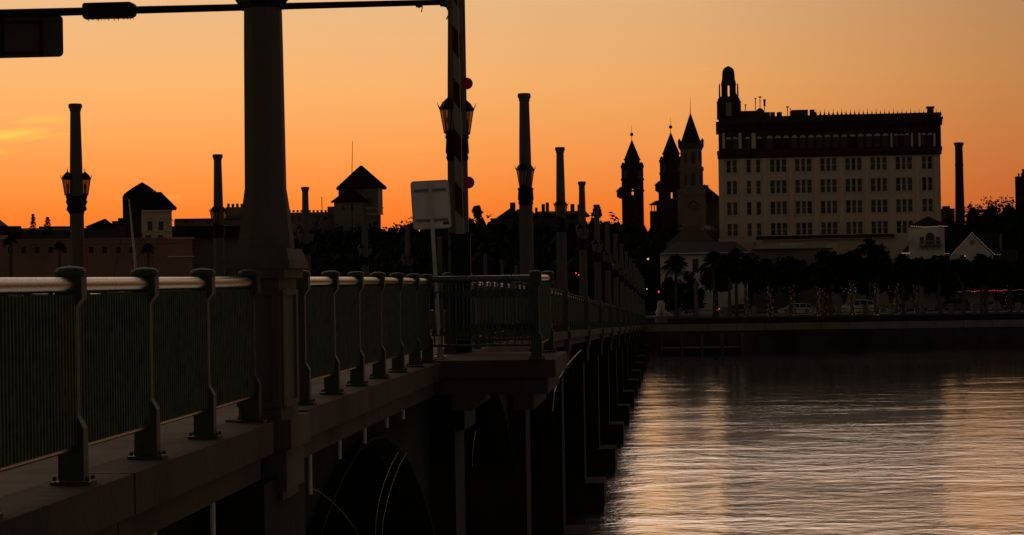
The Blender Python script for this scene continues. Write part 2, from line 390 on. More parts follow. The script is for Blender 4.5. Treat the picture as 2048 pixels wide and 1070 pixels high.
# bump-out over the second pier: 31.4 .. 34.8
TO0, TO1, OO = 31.4, 34.8, -1.93
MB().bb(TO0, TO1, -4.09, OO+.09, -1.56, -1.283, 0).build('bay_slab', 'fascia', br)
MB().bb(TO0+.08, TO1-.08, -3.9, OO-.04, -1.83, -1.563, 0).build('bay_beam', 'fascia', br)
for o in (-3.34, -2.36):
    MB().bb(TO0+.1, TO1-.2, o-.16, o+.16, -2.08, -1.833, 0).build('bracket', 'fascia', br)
# piers, arched girders and gullies
for i, t in enumerate(PT):
    if t > 276: continue
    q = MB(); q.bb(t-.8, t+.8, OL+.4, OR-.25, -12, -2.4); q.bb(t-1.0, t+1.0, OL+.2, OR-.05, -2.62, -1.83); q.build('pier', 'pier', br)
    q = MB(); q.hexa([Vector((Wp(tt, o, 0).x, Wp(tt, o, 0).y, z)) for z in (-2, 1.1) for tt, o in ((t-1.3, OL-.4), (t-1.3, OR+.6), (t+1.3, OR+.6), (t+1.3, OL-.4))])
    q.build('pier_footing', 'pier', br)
def arc(t, tm): return -(2.15+.045*(t-tm)**2)
for i in range(-1, NP-1):
    tm = T0+SP*(i+.5)
    for gi, o in enumerate((-4.35, -8, -12, -15.3)):
        if i > 7 and gi: continue
        q = MB(); n = 13; ts = [tm-7.7+15.4*k/(n-1) for k in range(n)]
        for k in range(n-1):
            a_, b_ = ts[k], ts[k+1]
            q.hexa([Wp(a_, o-.03, arc(a_, tm)), Wp(a_, o+.03, arc(a_, tm)), Wp(b_, o+.03, arc(b_, tm)), Wp(b_, o-.03, arc(b_, tm)),
                    Wp(a_, o-.03, -1.76), Wp(a_, o+.03, -1.76), Wp(b_, o+.03, -1.76), Wp(b_, o-.03, -1.76)])
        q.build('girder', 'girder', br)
        q = MB()
        for k in range(n-1):
            a_, b_ = ts[k], ts[k+1]
            for w0, w1, dz in ((-.2, .2, 0),):
                q.hexa([Wp(a_, o+w0, arc(a_, tm)-.04), Wp(a_, o+w1, arc(a_, tm)-.04), Wp(b_, o+w1, arc(b_, tm)-.04), Wp(b_, o+w0, arc(b_, tm)-.04),
                        Wp(a_, o+w0, arc(a_, tm)), Wp(a_, o+w1, arc(a_, tm)), Wp(b_, o+w1, arc(b_, tm)), Wp(b_, o+w0, arc(b_, tm))])
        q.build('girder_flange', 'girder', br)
for tp, h0, h1 in ((14.55, 1.7, 2.12), (16.45, 1.7, 2.11), (20.0, 1.8, 2.22), (20.95, 1.7, 2.25), (22.85, 1.7, 2.05), (24.75, 1.7, 2.03), (26.7, 1.7, 1.98), (28.35, 1.7, 1.98)):
    q = MB(); q.tube([Wp(tp, -3.85, -h0, 0), Wp(tp, -3.85, -h1, 0)], .024, 8); q.build('drain_pipe', 'drain', br)
# conduit and cable beneath, then tubes drawn as highlights on girder edges
def px_curve(name, pts, r, m, lb, cat, o=None):
    w = [Wp(t_at(x, oo), oo, 0, 0) for x, y, oo in pts]
    out = []
    for (x, y, oo), p in zip(pts, w): out.append(P(x, y, p.y))
    q = MB(out[0]); q.tube(out, r, 6); ob = q.build(name, m); tag(ob, lb, cat); return ob
px_curve('conduit', [(1162, 700, -3.6), (1150, 712, -3.6), (1132, 732, -3.6), (1118, 757, -3.6), (1108, 785, -3.6), (1105, 822, -3.6)], .02, 'galv', 'thin curved conduit dropping under the bridge beyond the bay', 'conduit')
px_curve('cable', [(622, 975, -3.9), (640, 984, -3.9), (664, 1003, -3.9), (690, 1030, -3.9), (712, 1060, -3.9), (724, 1085, -3.9)], .004, 'bracketm', 'thin dark cable sagging under the near span', 'cable')
for k, (dx, nm) in enumerate(((0, 'left'), (17, 'right'))):
    px_curve('arch_highlight', [(796+dx, 906, -3.7), (782+dx, 930, -3.7), (768+dx, 965, -3.7), (758+dx, 1000, -3.7), (752+dx-3*k, 1040, -3.7), (750+dx-3*k, 1090, -3.7)], .005, 'galv', f'thin pale highlight line on an arched girder edge under the bridge, {nm} one of a pair', 'conduit')  # pale tubes stand in for light catching the girder flange edges
px_curve('edge_highlight', [(951, 862, -3.7), (948, 880, -3.7), (945, 905, -3.7), (945, 934, -3.7)], .007, 'galv', 'short pale highlight line on the girder arch under the bay', 'edge_highlight')  # added tube drawing the highlight along the next girder arch

# ------------------------------------------------------------------ railings
OP = -3.86
def post_mesh(org):
    q = MB(org)
    # profile across the railing (half width, z) as a flat cast post
    def slab(w0, w1, z0, z1, d0=.05, d1=.05):
        q.hexa([Vector(org)+NN*i*w+B*j*d+UP*z for w, d, z in ((w0, d0, z0), (w1, d1, z1)) for i, j in ((-1,-1), (1,-1), (1,1), (-1,1))])
    slab(.13, .13, 0, .02, .08, .08); slab(.084, .084, .025, .36, .055, .05); slab(.084, .042, .36, .44, .05, .038)
    slab(.042, .042, .44, 1.14, .038, .038); slab(.042, .088, 1.14, 1.2, .038, .06); slab(.088, .088, 1.2, 1.335, .06, .06)
    q.lathe([(.09, 1.335), (.102, 1.345), (.106, 1.37), (.09, 1.39), (.05, 1.402), (.005, 1.406)], org, 14)
    for i in (-1, 1):
        for j in (-1, 1): q.lathe([(.014, .025), (.014, .05), (.004, .056)], Vector(org)+NN*i*.108+B*j*.058, 6)
    return q
PO = Vector((0, 0, 0)); _pm = post_mesh(PO).build('post', 'rail'); POSTM = _pm.data; bpy.data.objects.remove(_pm)
def add_post(par, w):
    o = bpy.data.objects.new('post', POSTM); C.objects.link(o); o.parent = par; o.location = w-par.location; return o
def run(par, a, b, fine=True, pitch=.062, first=True, lite=False):      # a, b: ledge points of two posts
    org = par.location; d = b-a; L = d.length; u = d/L; hd = Vector((u.x, u.y, 0)).normalized(); s = Vector((hd.y, -hd.x, 0))
    n = 12
    q = MB(org)                          # oval top rail, made of one tube
    q.tube([a+UP*1.283, b+UP*1.283], .05, 16 if fine else 8); q.build('top_rail', 'railtop', par, smooth=True)
    q = MB(org); q.tube([a+UP*.235, b+UP*.235], .022, 10 if fine else 6); q.build('bottom_rail', 'railtop', par, smooth=True)
    q = MB(org)
    for z in (1.08, .40): q.box((a+b)/2+UP*z, (.03, L-.12, .022), (s, u, UP))
    q.build('middle_rail', 'bar', par)
    q = MB(org); k = int(L/pitch)
    for i in range(1, k):
        p = a+u*(L*i/k)
        q.box(p+UP*.735, (.085, .020, .97), (s, hd, UP))
        if fine: q.lathe([(.028, .40), (.04, .44), (.028, .5)], p, 6); q.lathe([(.028, .98), (.036, 1.03), (.028, 1.07)], p, 6)
    q.build('baluster_row', 'bar', par, kind='stuff')
def railing(ts, off, label, group=None, fine=True, pitch=.062):
    pts = [Wp(t, off, -1.28) for t in ts]
    r = thing('bridge_railing', label, 'railing', pts[0], group)
    for p in pts: add_post(r, p)
    for a_, b_ in zip(pts, pts[1:]): run(r, a_, b_, fine, pitch)
    return r
railing([5.32+1.826*k for k in range(8)], OP, 'green iron railing in the left foreground, left of the great column')
railing([20.65+1.835*k for k in range(6)]+[31.4], OP, 'green iron railing between the great column and the bay')
# bay railing
r = thing('bay_railing', 'green iron railing round the projecting bridge bay, facing the camera', 'railing', Wp(31.4, OP, -1.28, 0))
pa, pb, pc, pd = Wp(31.4, OP, -1.28, 0), Wp(31.4, -2.13, -1.28, 0), Wp(34.5, -2.13, -1.28, 0), Wp(34.5, OP, -1.28, 0)
for p in (pb, pc, pd): add_post(r, p)
run(r, pa, pb, pitch=.11); run(r, pb, pc); run(r, pc, pd)
for i in range(0, NP-1):
    a_ = PT[i]+.8; b_ = PT[i+1]-.8
    if i >= 1:
        if i == 1: a_ = 37.3
        n = 9; ts = [a_+(b_-a_)*k/n for k in range(n+1)]
        railing(ts, OP, f'far green railing panel, {ORD[i]} bay along the near parapet', fine=i < 3, pitch=.115 if i < 5 else .16)
    if i >= 0:
        n = 9; a_ = PT[i]+.8; ts = [a_+(b_-a_)*k/n for k in range(n+1)]
        railing(ts, -16.15, f'railing on the opposite side of the roadway, {ORD[i]} bay', fine=False, pitch=.2)

# ------------------------------------------------------------------ lamp columns
S8 = math.pi/8
def lantern(root, org, c, tall=1.0):
    ln = MB(org); k = 6
    for i in range(k):
        w = 2*math.pi*i/k; d = NN*math.cos(w)+B*math.sin(w)
        ln.tube([c+d*.085+UP*0, c+d*.155+UP*.42], .009, 4)
        ln.tube([c+d*.155+UP*.42, c+d*.185+UP*.47, c+d*.205+UP*.54], [.012, .010, .002], 4)
    ln.lathe([(.03, -.07), (.095, -.02), (.095, .015)], c, 6, BAX); ln.lathe([(.165, .40), (.18, .43), (.14, .48), (.11, .53), (.06, .58), (.035, .60), (.014, .62), (.004, .73)], c, 6, BAX)
    f = ln.build('lantern', 'iron', root)
    q = MB(org); q.lathe([(.083, .015), (.150, .40)], c, 6, BAX); q.build('pane', 'lglass', f)
    q = MB(org); q.lathe([(.02, .02), (.02, .12), (.04, .18), (.038, .24), (.01, .29)], c, 8, BAX); q.build('lamp', 'canvas', f)
def make_column(label, loc, ang=0.0, group='lamp columns lining the bridge', big=False):
    o = Vector(loc); r = thing('lamp_column', label, 'lamp column', loc, group)
    q = MB(o)
    q.box(o+UP*.66, (.40, .86, 1.32), BAX)
    for sg in (-1, 1):                                             # raised borders of the recessed panels
        for bx, bz, wx, wz in ((-.33, .66, .10, 1.1), (.33, .66, .10, 1.1), (0, .13, .56, .06), (0, 1.19, .56, .06)):
            q.box(o+NN*sg*.213+B*bx+UP*bz, (.026, wx, wz), BAX)
        for bx, bz, wx, wz in ((-.16, .66, .07, 1.1), (.16, .66, .07, 1.1), (0, .13, .25, .06), (0, 1.19, .25, .06)):
            q.box(o+B*sg*.443+NN*bx+UP*bz, (wx, .026, wz), BAX)
    q.build('pedestal', 'col', r)
    q = MB(o); q.box(o+UP*-.14, (.62, 1.02, .28), BAX); q.box(o+UP*-.48, (.50, .90, .39), BAX); q.box(o+UP*-.72, (.40, .78, .09), BAX); q.build('corbel', 'col', r)
    q = MB(o); q.box(o+UP*1.365, (.52, .96, .09), BAX); q.box(o+UP*1.45, (.62, 1.0, .08), BAX)
    q.hexa([o+NN*i*w+B*j*d+UP*z for w, d, z in ((.30, .47, 1.49), (.265, .40, 1.60)) for i, j in ((-1,-1), (1,-1), (1,1), (-1,1))])
    q.build('plinth', 'col', r) if big else None
    if not big: q = MB(o); q.box(o+UP*1.345, (.46, .90, .05), BAX); q.hexa([o+NN*i*w+B*j*d+UP*z for w, d, z in ((.225, .42, 1.37), (.20, .22, 1.47)) for i, j in ((-1,-1), (1,-1), (1,1), (-1,1))]); q.build('plinth', 'col', r)
    q = MB(o); q.lathe([(.270, 1.60), (.268, 1.70), (.245, 1.84), (.240, 1.92), (.208, 2.14), (.202, 2.18), (.190, 3.5), (.168, 5.0), (.142, 6.28)] if big else [(.205, 1.47), (.200, 1.8), (.190, 3.5), (.165, 5.0), (.138, 6.28)], o, 8, BAX, S8); q.build('shaft', 'col', r)
    q = MB(o); q.lathe([(.140, 6.28), (.152, 6.30), (.152, 6.33), (.165, 6.37), (.185, 6.39), (.185, 6.47), (.165, 6.50)], o, 8, BAX, S8); q.build('capital', 'col', r)
    ho = o; o = o+UP*(.40 if big else 0)
    q = MB(o.copy()); q.o = Vector(loc)                              # iron collar and scrolls that carry the lanterns
    q.lathe([(.19, 3.50), (.215, 3.56), (.20, 3.62), (.225, 3.66), (.21, 3.9), (.235, 3.94), (.20, 3.97)], o, 8, BAX, S8)
    for a_ in (ang, ang+math.pi):
        d = NN*math.cos(a_)+B*math.sin(a_)
        q.tube([o+d*.17+UP*3.50, o+d*.23+UP*3.62, o+d*.20+UP*3.72, o+d*.23+UP*3.82, o+d*.215+UP*3.90, o+d*.235+UP*3.98], [.04, .06, .055, .07, .06, .075], 6)
        q.tube([o+d*.18+UP*4.44, o+d*.24+UP*4.46], .012, 5)
    q.build('bracket', 'iron', r)
    for a_ in (ang, ang+math.pi):
        d = NN*math.cos(a_)+B*math.sin(a_); lantern(r, ho, o+d*.24+UP*4.03)
    return r
def cl(t, o): return Wp(t, o, -1.28)
proto = make_column('massive tapering concrete lamp column in the foreground, nearest the camera', cl(T0+.05, OP), big=True)
protoL = make_column('second lamp column along the opposite parapet, across the roadway', cl(PT[1], -16.15), .55)
protoM = make_column('lamp column of the opposite parapet just left of the foreground column', cl(PT[3], -16.15), 1.15)
protoC = make_column('lamp column directly behind the raised barrier arm', cl(PT[1], OP), 1.0)
protoB = make_column('lamp column with two lanterns seen end-on, right of the barrier arm', cl(PT[2], OP), 1.3)
for i in range(1, NP):
    if i > 2:
        lb = 'lamp column directly behind the raised barrier arm' if i == 1 else f'{ORD[i]} lamp column along the near parapet from the foreground one'
        dup(protoB if i == 3 else protoC, cl(PT[i], OP), lb)
for i in range(2, NP):
    lb = 'lamp column furthest left in the picture, on the far parapet' if i == 2 else f'{ORD[i]} lamp column along the opposite parapet, across the roadway'
    if i != 3: dup(protoL, cl(PT[i], -16.15), lb)

# ------------------------------------------------------------------ gantry, signal, hanging sign
TG = 38.0
gp = Wp(TG, -3.97, -1.28); mast = thing('signal_mast', 'tall dark signal mast with a long arm across the roadway', 'signal mast', gp)
q = MB(gp); q.lathe([(.17, 0), (.17, .4), (.13, .5), (.12, 7.2)], gp, 10, BAX); q.build('pole', 'black', mast)
ah = P(890, 4, gp.y).z
armL = Wp(TG, -20, 0, 0); 
q = MB(gp); a0 = Vector((gp.x, gp.y, ah)); a1 = Vector((armL.x, armL.y, ah+.02))
q.tube([a0, a1], [.055, .105], 10); q.build('mast_arm', 'black', mast)
q = MB(gp); q.tube([P(834, 10, gp.y), P(838, 16, gp.y), P(845, 12, gp.y), P(843, 24, gp.y)], .012, 5); q.tube([P(880, 10, gp.y), P(893, 14, gp.y), P(899, 26, gp.y), P(893, 38, gp.y), P(901, 40, gp.y)], .014, 5)
q.box(P(888, 6, gp.y), (.14, .16, .12)); q.box(P(838, 11, gp.y), (.12, .1, .06)); q.build('cable_fitting', 'black', mast)
# horizontal signal head seen from behind
def arm_pt(x, y):                          # on the arm's vertical plane
    r_ = ray(x, y); n_ = B; return Vector((0, 0, EYE))+r_*((gp.dot(n_)-0)/r_.dot(n_))
c0, c1 = arm_pt(167, 22), arm_pt(272, 22)
sg = thing('traffic_signal', 'black horizontal traffic signal hung under the mast arm, seen from behind', 'traffic light', (c0+c1)/2)
mid = sg.location.copy(); Ls = (c1-c0).length; ux = (c1-c0).normalized(); ux = Vector((ux.x, ux.y, 0)).normalized()
q = MB(mid)
prof = []
n = 10
body = [(-Ls/2, -.10), (-Ls/2+.03, -.145), (Ls/2-.10, -.145), (Ls/2-.02, -.10), (Ls/2, 0), (Ls/2-.02, .12), (Ls/2-.1, .16), (-Ls/2+.03, .16), (-Ls/2, .12)]
q.prism([mid+ux*a_+UP*b_-B*.09 for a_, b_ in body], B*.18); q.build('housing', 'black', sg)
for k in (-1, 0, 1):
    q = MB(mid); q.lathe([(.12, 0), (.12, .2)], mid+ux*k*Ls*.3+B*.092, 14, (ux, UP, B)); q.build('visor', 'black', sg)
q = MB(mid)
for k in range(30):
    x_ = -Ls/2+.05+random.random()*(Ls-.1); q.tube([mid+ux*x_+UP*-.142+B*random.uniform(-.08, .08), mid+ux*(x_+random.uniform(-.03, .04))+UP*(-.16-random.random()*.035)], .005, 4)
q.build('bird_spikes', 'black', sg, kind='stuff')
# sign
s0, s1 = arm_pt(-60, 33), arm_pt(126, 112)
sc_ = (s0+s1)/2; hs = thing('hanging_sign', 'large dark rounded sign panel hung under the mast arm, seen from behind', 'sign', sc_)
sw_, sh_ = abs((s1-s0).dot(ux)), abs(P(60, 32, sc_.y).z-P(60, 115, sc_.y).z)
def rrect(c, w, h, r, ux, n=5):
    out = []
    for cx, cy, a_ in ((w/2-r, h/2-r, 0), (-w/2+r, h/2-r, 90), (-w/2+r, -h/2+r, 180), (w/2-r, -h/2+r, 270)):
        for k in range(n+1):
            q_ = math.radians(a_+90*k/n); out.append(c+ux*(cx+r*math.cos(q_))+UP*(cy+r*math.sin(q_)))
    return out
cz = P(60, 73.5, sc_.y); cc = Vector((sc_.x, sc_.y, cz.z)); hs.location = cc
q = MB(cc); q.prism(rrect(cc, sw_, sh_, .09, ux), B*.03); q.build('panel', 'dark', hs)
q = MB(cc)
xr = [(arm_pt(p_, 70)-cc).dot(ux) for p_ in (4, 82)]
for v in xr: q.box(cc+ux*v+UP*.03-B*.02, (.05, .035, sh_*1.0), (ux, B, UP))
for zz in (-.35, .33): q.box(cc+UP*zz*sh_*1.1-B*.045+ux*(xr[0]+xr[1])/2, (xr[1]-xr[0]+.1, .015, .04), (ux, B, UP))
q.build('back_frame', 'black', hs)
q = MB(cc)
for v in xr:
    q.tube([cc+ux*v+UP*(sh_/2-.05)-B*.02, Vector(((cc+ux*v).x, (cc+ux*v).y, ah-.02))], .018, 6)
    b0 = cc+ux*v+UP*(sh_/2+.01)-B*.03
    q.tube([b0+ux*-.14, b0+ux*-.10+UP*.06, b0+ux*-.03+UP*.05, b0+UP*.0, b0+ux*.05+UP*.07, b0+ux*.02+UP*.13], .008, 5)
q.build('hanger', 'black', hs)

# ------------------------------------------------------------------ sign on a leaning post
tS = 32.1; foot = Wp(tS, -3.74, -1.27, 0); Ds = foot.y
sp = thing('road_sign', 'pale metal road sign seen from behind on a leaning post', 'sign', foot)
top = P(859.5, 366, Ds)
q = MB(foot); dirp = (top-foot).normalized(); sx_ = Vector((1, 0, 0))
q.box((foot+top)/2, (.062, .03, (top-foot).length), (sx_, sx_.cross(dirp)*-1, dirp)); q.build('post', 'signpost', sp)
q = MB(foot); q.box(foot+UP*.02, (.2, .16, .03)); q.box(foot+UP*.10, (.10, .07, .16)); q.build('foot_plate', 'galv', sp)
tl_, tr_, bl_, brr = P(822, 364, Ds+.06), P(897, 360, Ds+.06), P(828, 459, Ds+.06), P(901, 455, Ds+.06)
cc = (tl_+tr_+bl_+brr)/4; ax_ = (tr_-tl_).normalized(); up_ = (tl_-bl_).normalized(); w_, h_ = (tr_-tl_).length, (tl_-bl_).length
poly = []
for cx, cy, a_ in ((1, 1, 0), (-1, 1, 90), (-1, -1, 180), (1, -1, 270)):
    for k in range(6):
        q_ = math.radians(a_+18*k); rr = .045; poly.append(cc+ax_*(cx*(w_/2-rr)+rr*math.cos(q_))+up_*(cy*(h_/2-rr)+rr*math.sin(q_)))
q = MB(foot); q.prism(poly, (0, .012, 0)); q.build('board', 'signback', sp)
q = MB(foot)                                                     # rolled rim
for i in range(len(poly)): pass
q.tube([p+Vector((0, -.004, 0)) for p in poly]+[poly[0]+Vector((0, -.004, 0))], .009, 6); q.build('rim', 'canvas', sp)
for fy in (.30, -.33):
    c_ = cc+up_*fy*h_+Vector((0, -.022, 0)); q = MB(foot)
    q.box(c_, (w_*.84, .02, .035), (ax_, Vector((0, 1, 0)), up_)); q.box(c_+up_*.022+Vector((0, -.006, 0)), (w_*.84, .012, .008), (ax_, Vector((0, 1, 0)), up_))
    for fx in (-.38, -.12, .15, .38): q.lathe([(.011, 0), (.011, .012), (.004, .016)], c_+ax_*fx*w_+Vector((0, -.01, 0)), 6, (Vector((1,0,0)), UP, Vector((0, -1, 0))))
    q.build('bracket', 'bracketm', sp)
q = MB(foot); q.box(cc+ax_*w_*.37-up_*h_*.40+Vector((0, -.004, 0)), (.10, .003, .05), (ax_, Vector((0, 1, 0)), up_)); q.build('sticker', 'sticker', sp)

# ------------------------------------------------------------------ raised barrier arm
tg = 34.9; gb = Wp(tg, -3.66-.3, -1.28, 0); Dg = gb.y
ba = thing('barrier_gate', 'raised red and white striped barrier arm on a dark housing', 'barrier gate', gb)
q = MB(gb); zt = P(925, 470, Dg).z; xa, xb = P(902, 500, Dg).x, P(941, 500, Dg).x
xc = (xa+xb)/2; wv = xb-xa
q.box((xc, Dg+.1, (gb.z+zt)/2), (wv, .42, zt-gb.z)); q.box((xc, Dg+.1, zt+.02), (wv+.05, .48, .04)); q.lathe([(.1, 0), (.1, .10), (.06, .14)], (xc-.02, Dg-.13, zt-.25), 12, (Vector((1,0,0)), UP, Vector((0, -1, 0))))
q.box((xc, Dg-.12, gb.z+.6), (wv*.8, .02, .8)); q.build('housing', 'black', ba)
def armp(y):  # centre of the arm at photograph row y
    return 911+(921-911)*(y+6)/470
q = MB(gb)
for s_, dd in ((-11, .0), (-9, 0)): pass
A0, A1 = P(armp(468), 468, Dg-.16), P(armp(-120), -120, Dg-.16)
axu = (A1-A0).normalized(); axs = Vector((1, 0, 0)); axs = (axs-axu*axs.dot(axu)).normalized(); axd = axu.cross(axs)
def arm_w(f): return .17-.06*f
LA = (A1-A0).length
def arm_piece(f0, f1, m, name, thick=.03, slant=.10):
    p = []
    for zf in (-.5, .5):
        for f, sgn in ((f0, -1), (f0, 1), (f1, 1), (f1, -1)):
            w_ = arm_w(f)/2; p.append(A0+axu*(LA*f+ (-slant*sgn if 0 < f < 1 else 0))+axs*sgn*w_+axd*zf*thick)
    q = MB(gb); q.hexa([p[0], p[1], p[2], p[3], p[4], p[5], p[6], p[7]]); q.build(name, m, ba)
reds = [(y0, y1) for y0, y1 in ((60, 112), (166, 214), (268, 322), (374, 430))]
fy = lambda y: (468-y)/588
cuts = [0.0]
segs = []; prev = 0.0
for y0, y1 in sorted(reds, reverse=True):
    segs.append((prev, fy(y1), 'cloth')); segs.append((fy(y1), fy(y0), 'red')); prev = fy(y0)
segs.append((prev, fy(8), 'cloth')); segs.append((fy(8), fy(-40), 'red')); segs.append((fy(-40), 1.0, 'cloth'))
for f0, f1, m_ in segs: arm_piece(f0, f1, m_, 'stripe_board')
q = MB(gb); q.tube([A0+axs*.055+axd*-.04, A1+axs*.035+axd*-.04], .008, 5); q.build('arm_cable', 'galv', ba)
for (x, y, r_) in ((934, 167, .102), (937, 365, .105)):
    c_ = P(x, y, Dg-.12); q = MB(gb); q.lathe([(.02, -.05), (r_*.8, -.045), (r_, -.02), (r_, .02), (r_*.7, .045), (.02, .052)], c_, 20, (Vector((1,0,0)), UP, Vector((0, -1, 0)))); l_ = q.build('arm_lamp', 'redlens', ba, smooth=True)
    q = MB(gb); q.box(c_-axs*.10, (.09, .03, .03)); q.build('lamp_bracket', 'black', ba)
q = MB(gb); q.tube([P(886, 545, Dg), P(890, 515, Dg), P(897, 500, Dg), P(903, 492, Dg)], .014, 6); q.build('hose', 'black', ba)
# chain of little lights hung on the railing
ch = thing('hanging_chain', 'thin chain dangling from the railing beside the sign post', 'chain', P(836, 575, Wp(31.2, OP, 0).y))
q = MB(ch.location); pts = [P(x, y, ch.location.y-.12) for x, y in ((836, 572), (839, 590), (838, 606), (841, 618), (838, 632), (833, 641))]
q.tube(pts, [.012, .02, .018, .012, .010, .006], 6); q.build('chain_links', 'galv', ch)

# ------------------------------------------------------------------ facade frames for the far shore
class F:
    def __init__(s, xref, D):
        r_ = ray(xref, 552); s.d = Vector((r_.x, r_.y, 0)).normalized(); s.u = Vector((s.d.y, -s.d.x, 0)); s.o = P(xref, 552, D); s.o.z = 0
    def at(s, x, y, v=0):
        r_ = ray(x, y); k = (s.o.dot(s.d)+v)/r_.dot(s.d); return Vector((0, 0, EYE))+r_*k
    def U(s, x, y, v=0): return (s.at(x, y, v)-s.o).dot(s.u)
    def Z(s, x, y, v=0): return s.at(x, y, v).z
    def w(s, u, v, z): return s.o+s.u*u+s.d*v+UP*z
    def box(s, q, x0, x1, y0, y1, v0, v1, z0=None):
        ym = (y0+y1)/2; xm = (x0+x1)/2; a_, b_ = s.U(x0, ym, v0), s.U(x1, ym, v0); zt = s.Z(xm, y0, v0); zb = s.Z(xm, y1, v0) if z0 is None else z0
        return q.hexa([s.w(u, v, z) for z in (zb, zt) for u, v in ((a_, v0), (b_, v0), (b_, v1), (a_, v1))])
    def roof(s, q, x0, x1, yb, ya, xa0, xa1, v0, v1, va0=None, va1=None):      # hip roof or pyramid; apex ridge xa0..xa1
        a_, b_ = s.U(x0, yb, v0), s.U(x1, yb, v0); vm = (v0+v1)/2
        va0 = vm if va0 is None else va0; va1 = vm if va1 is None else va1
        zb = s.Z((x0+x1)/2, yb, v0); zt = s.Z((xa0+xa1)/2, ya, vm); c, d = s.U(xa0, ya, vm), s.U(xa1, ya, vm)+.02
        return q.hexa([s.w(a_, v0, zb), s.w(b_, v0, zb), s.w(b_, v1, zb), s.w(a_, v1, zb), s.w(c, va0-.01, zt), s.w(d, va0-.01, zt), s.w(d, va1+.01, zt), s.w(c, va1+.01, zt)])
    def gable(s, q, x0, x1, yb, ya, xa, v0, v1, base=True):
        a_, b_, c = s.U(x0, yb, v0), s.U(x1, yb, v0), s.U(xa, ya, v0); zb, zt = s.Z((x0+x1)/2, yb, v0), s.Z(xa, ya, v0)
        return q.prism([s.w(a_, v0, zb), s.w(b_, v0, zb), s.w(c, v0, zt)], s.d*(v1-v0))
    def wall(s, q, x0, x1, y0, y1, holes, v0=0, dep=.35):                       # front sheet with real openings and reveals
        xs = sorted({x0, x1}|{h[0] for h in holes}|{h[1] for h in holes}); ys = sorted({y0, y1}|{h[2] for h in holes}|{h[3] for h in holes})
        g = lambda x, y, v: s.w(s.U(x, (y0+y1)/2, v0), v, s.Z((x0+x1)/2, y, v0))
        for i in range(len(xs)-1):
            for j in range(len(ys)-1):
                xm, ym = (xs[i]+xs[i+1])/2, (ys[j]+ys[j+1])/2
                if any(h[0] < xm < h[1] and h[2] < ym < h[3] for h in holes): continue
                q.add([g(xs[i], ys[j+1], v0), g(xs[i+1], ys[j+1], v0), g(xs[i+1], ys[j], v0), g(xs[i], ys[j], v0)], [(0, 1, 2, 3)])
        for h in holes:
            c = [(h[0], h[3]), (h[1], h[3]), (h[1], h[2]), (h[0], h[2])]
            for k in range(4):
                a_, b_ = c[k], c[(k+1) % 4]; q.add([g(*a_, v0), g(*b_, v0), g(*b_, v0+dep), g(*a_, v0+dep)], [(0, 1, 2, 3)])
        return g
def winset(f, root, org, g, h, v, nl, lit=None, bars=1, m='trim', fw=1.3):
    x0, x1, y0, y1 = h; q = MB(org); W_ = (g(x1, y0, v)-g(x0, y0, v)).length; Hh = g(x0, y0, v).z-g(x0, y1, v).z
    o0 = g(x0, y1, v)
    e_ = .06
    def bar(u0, u1, z0, z1, vv=.09): 
        c = o0+f.u*(u0+u1)/2+UP*(z0+z1)/2+f.d*(-vv/2-.02); q.box(c, (u1-u0, vv, z1-z0), (f.u, f.d, UP))
    bar(0, e_, 0, Hh); bar(W_-e_, W_, 0, Hh); bar(e_, W_-e_, 0, e_); bar(e_, W_-e_, Hh-e_, Hh)
    for k in range(1, nl): bar(W_*k/nl-.17, W_*k/nl+.17, e_, Hh-e_, .14)
    for k in range(nl):
        if bars: bar(W_*k/nl+(.17 if k else e_), W_*(k+1)/nl-(.17 if k < nl-1 else e_), Hh*.48, Hh*.48+.07)
    fr = q.build('window', m, root)
    for k in range(nl):
        a_, b_ = W_*k/nl+.02, W_*(k+1)/nl-.02; MB(org).add([o0+f.u*a_+UP*.02, o0+f.u*b_+UP*.02, o0+f.u*b_+UP*(Hh-.02), o0+f.u*a_+UP*(Hh-.02)], [(0, 1, 2, 3)]).build('pane', 'litpane' if lit == k else random.choice(['glass']*5+['blind', 'blind2']), fr)
    return fr

# ------------------------------------------------------------------ the big bank building
f = F(1438, 345); org = f.at(1660, 552).copy(); org.z = GZ
bk = thing('office_block', 'tall cream office block with dark terracotta crown and corner belfry', 'building', org)
cols = [(1454, 1475, 2), (1494, 1503, 1), (1513, 1522, 1)]+[(1541+50.3*k, 1574+50.3*k, 3) for k in range(6)]+[(1845, 1866, 2)]
def rowy(y, x): return y - (x-1438)*.0005
rows = [(315, 341), (357, 384), (400, 426), (443, 468)]
holes = [(x0, x1, y0+1, y1+1) for y0, y1 in rows for x0, x1, n in cols]
q = MB(org); g = f.wall(q, 1438, 1882, 306, 512, holes, 0, .35)
a_, b_ = f.U(1438, 400), f.U(1882, 400); zb, zt = GZ, f.Z(1660, 306)
q.hexa([f.w(u, v, z) for z in (zb, zt) for u, v in ((a_, .36), (b_, .36), (b_, 24), (a_, 24))])
q.hexa([f.w(u, v, z) for z in (zb, f.Z(1660, 512)) for u, v in ((a_, 0), (b_, 0), (b_, .36), (a_, .36))])
for uu in (a_, b_):      # returns closing the gap between the sheet and the core
    q.add([f.w(uu, 0, f.Z(1660, 512)), f.w(uu, .36, f.Z(1660, 512)), f.w(uu, .36, zt), f.w(uu, 0, zt)], [(0, 1, 2, 3)])
q.build('wall', 'cream', bk)
for (y0, y1) in rows:
    for x0, x1, n in cols:
        lit = None
        winset(f, bk, org, g, (x0, x1, y0+1, y1+1), .345, n, lit)
        q = MB(org); ss = g(x0, y1+1, 0); ww = (g(x1, y1+1, 0)-ss).length
        q.box(ss+f.u*ww/2-f.d*.06+UP*-.09, (ww+.3, .24, .16), (f.u, f.d, UP)); q.build('sill', 'trim', bk)
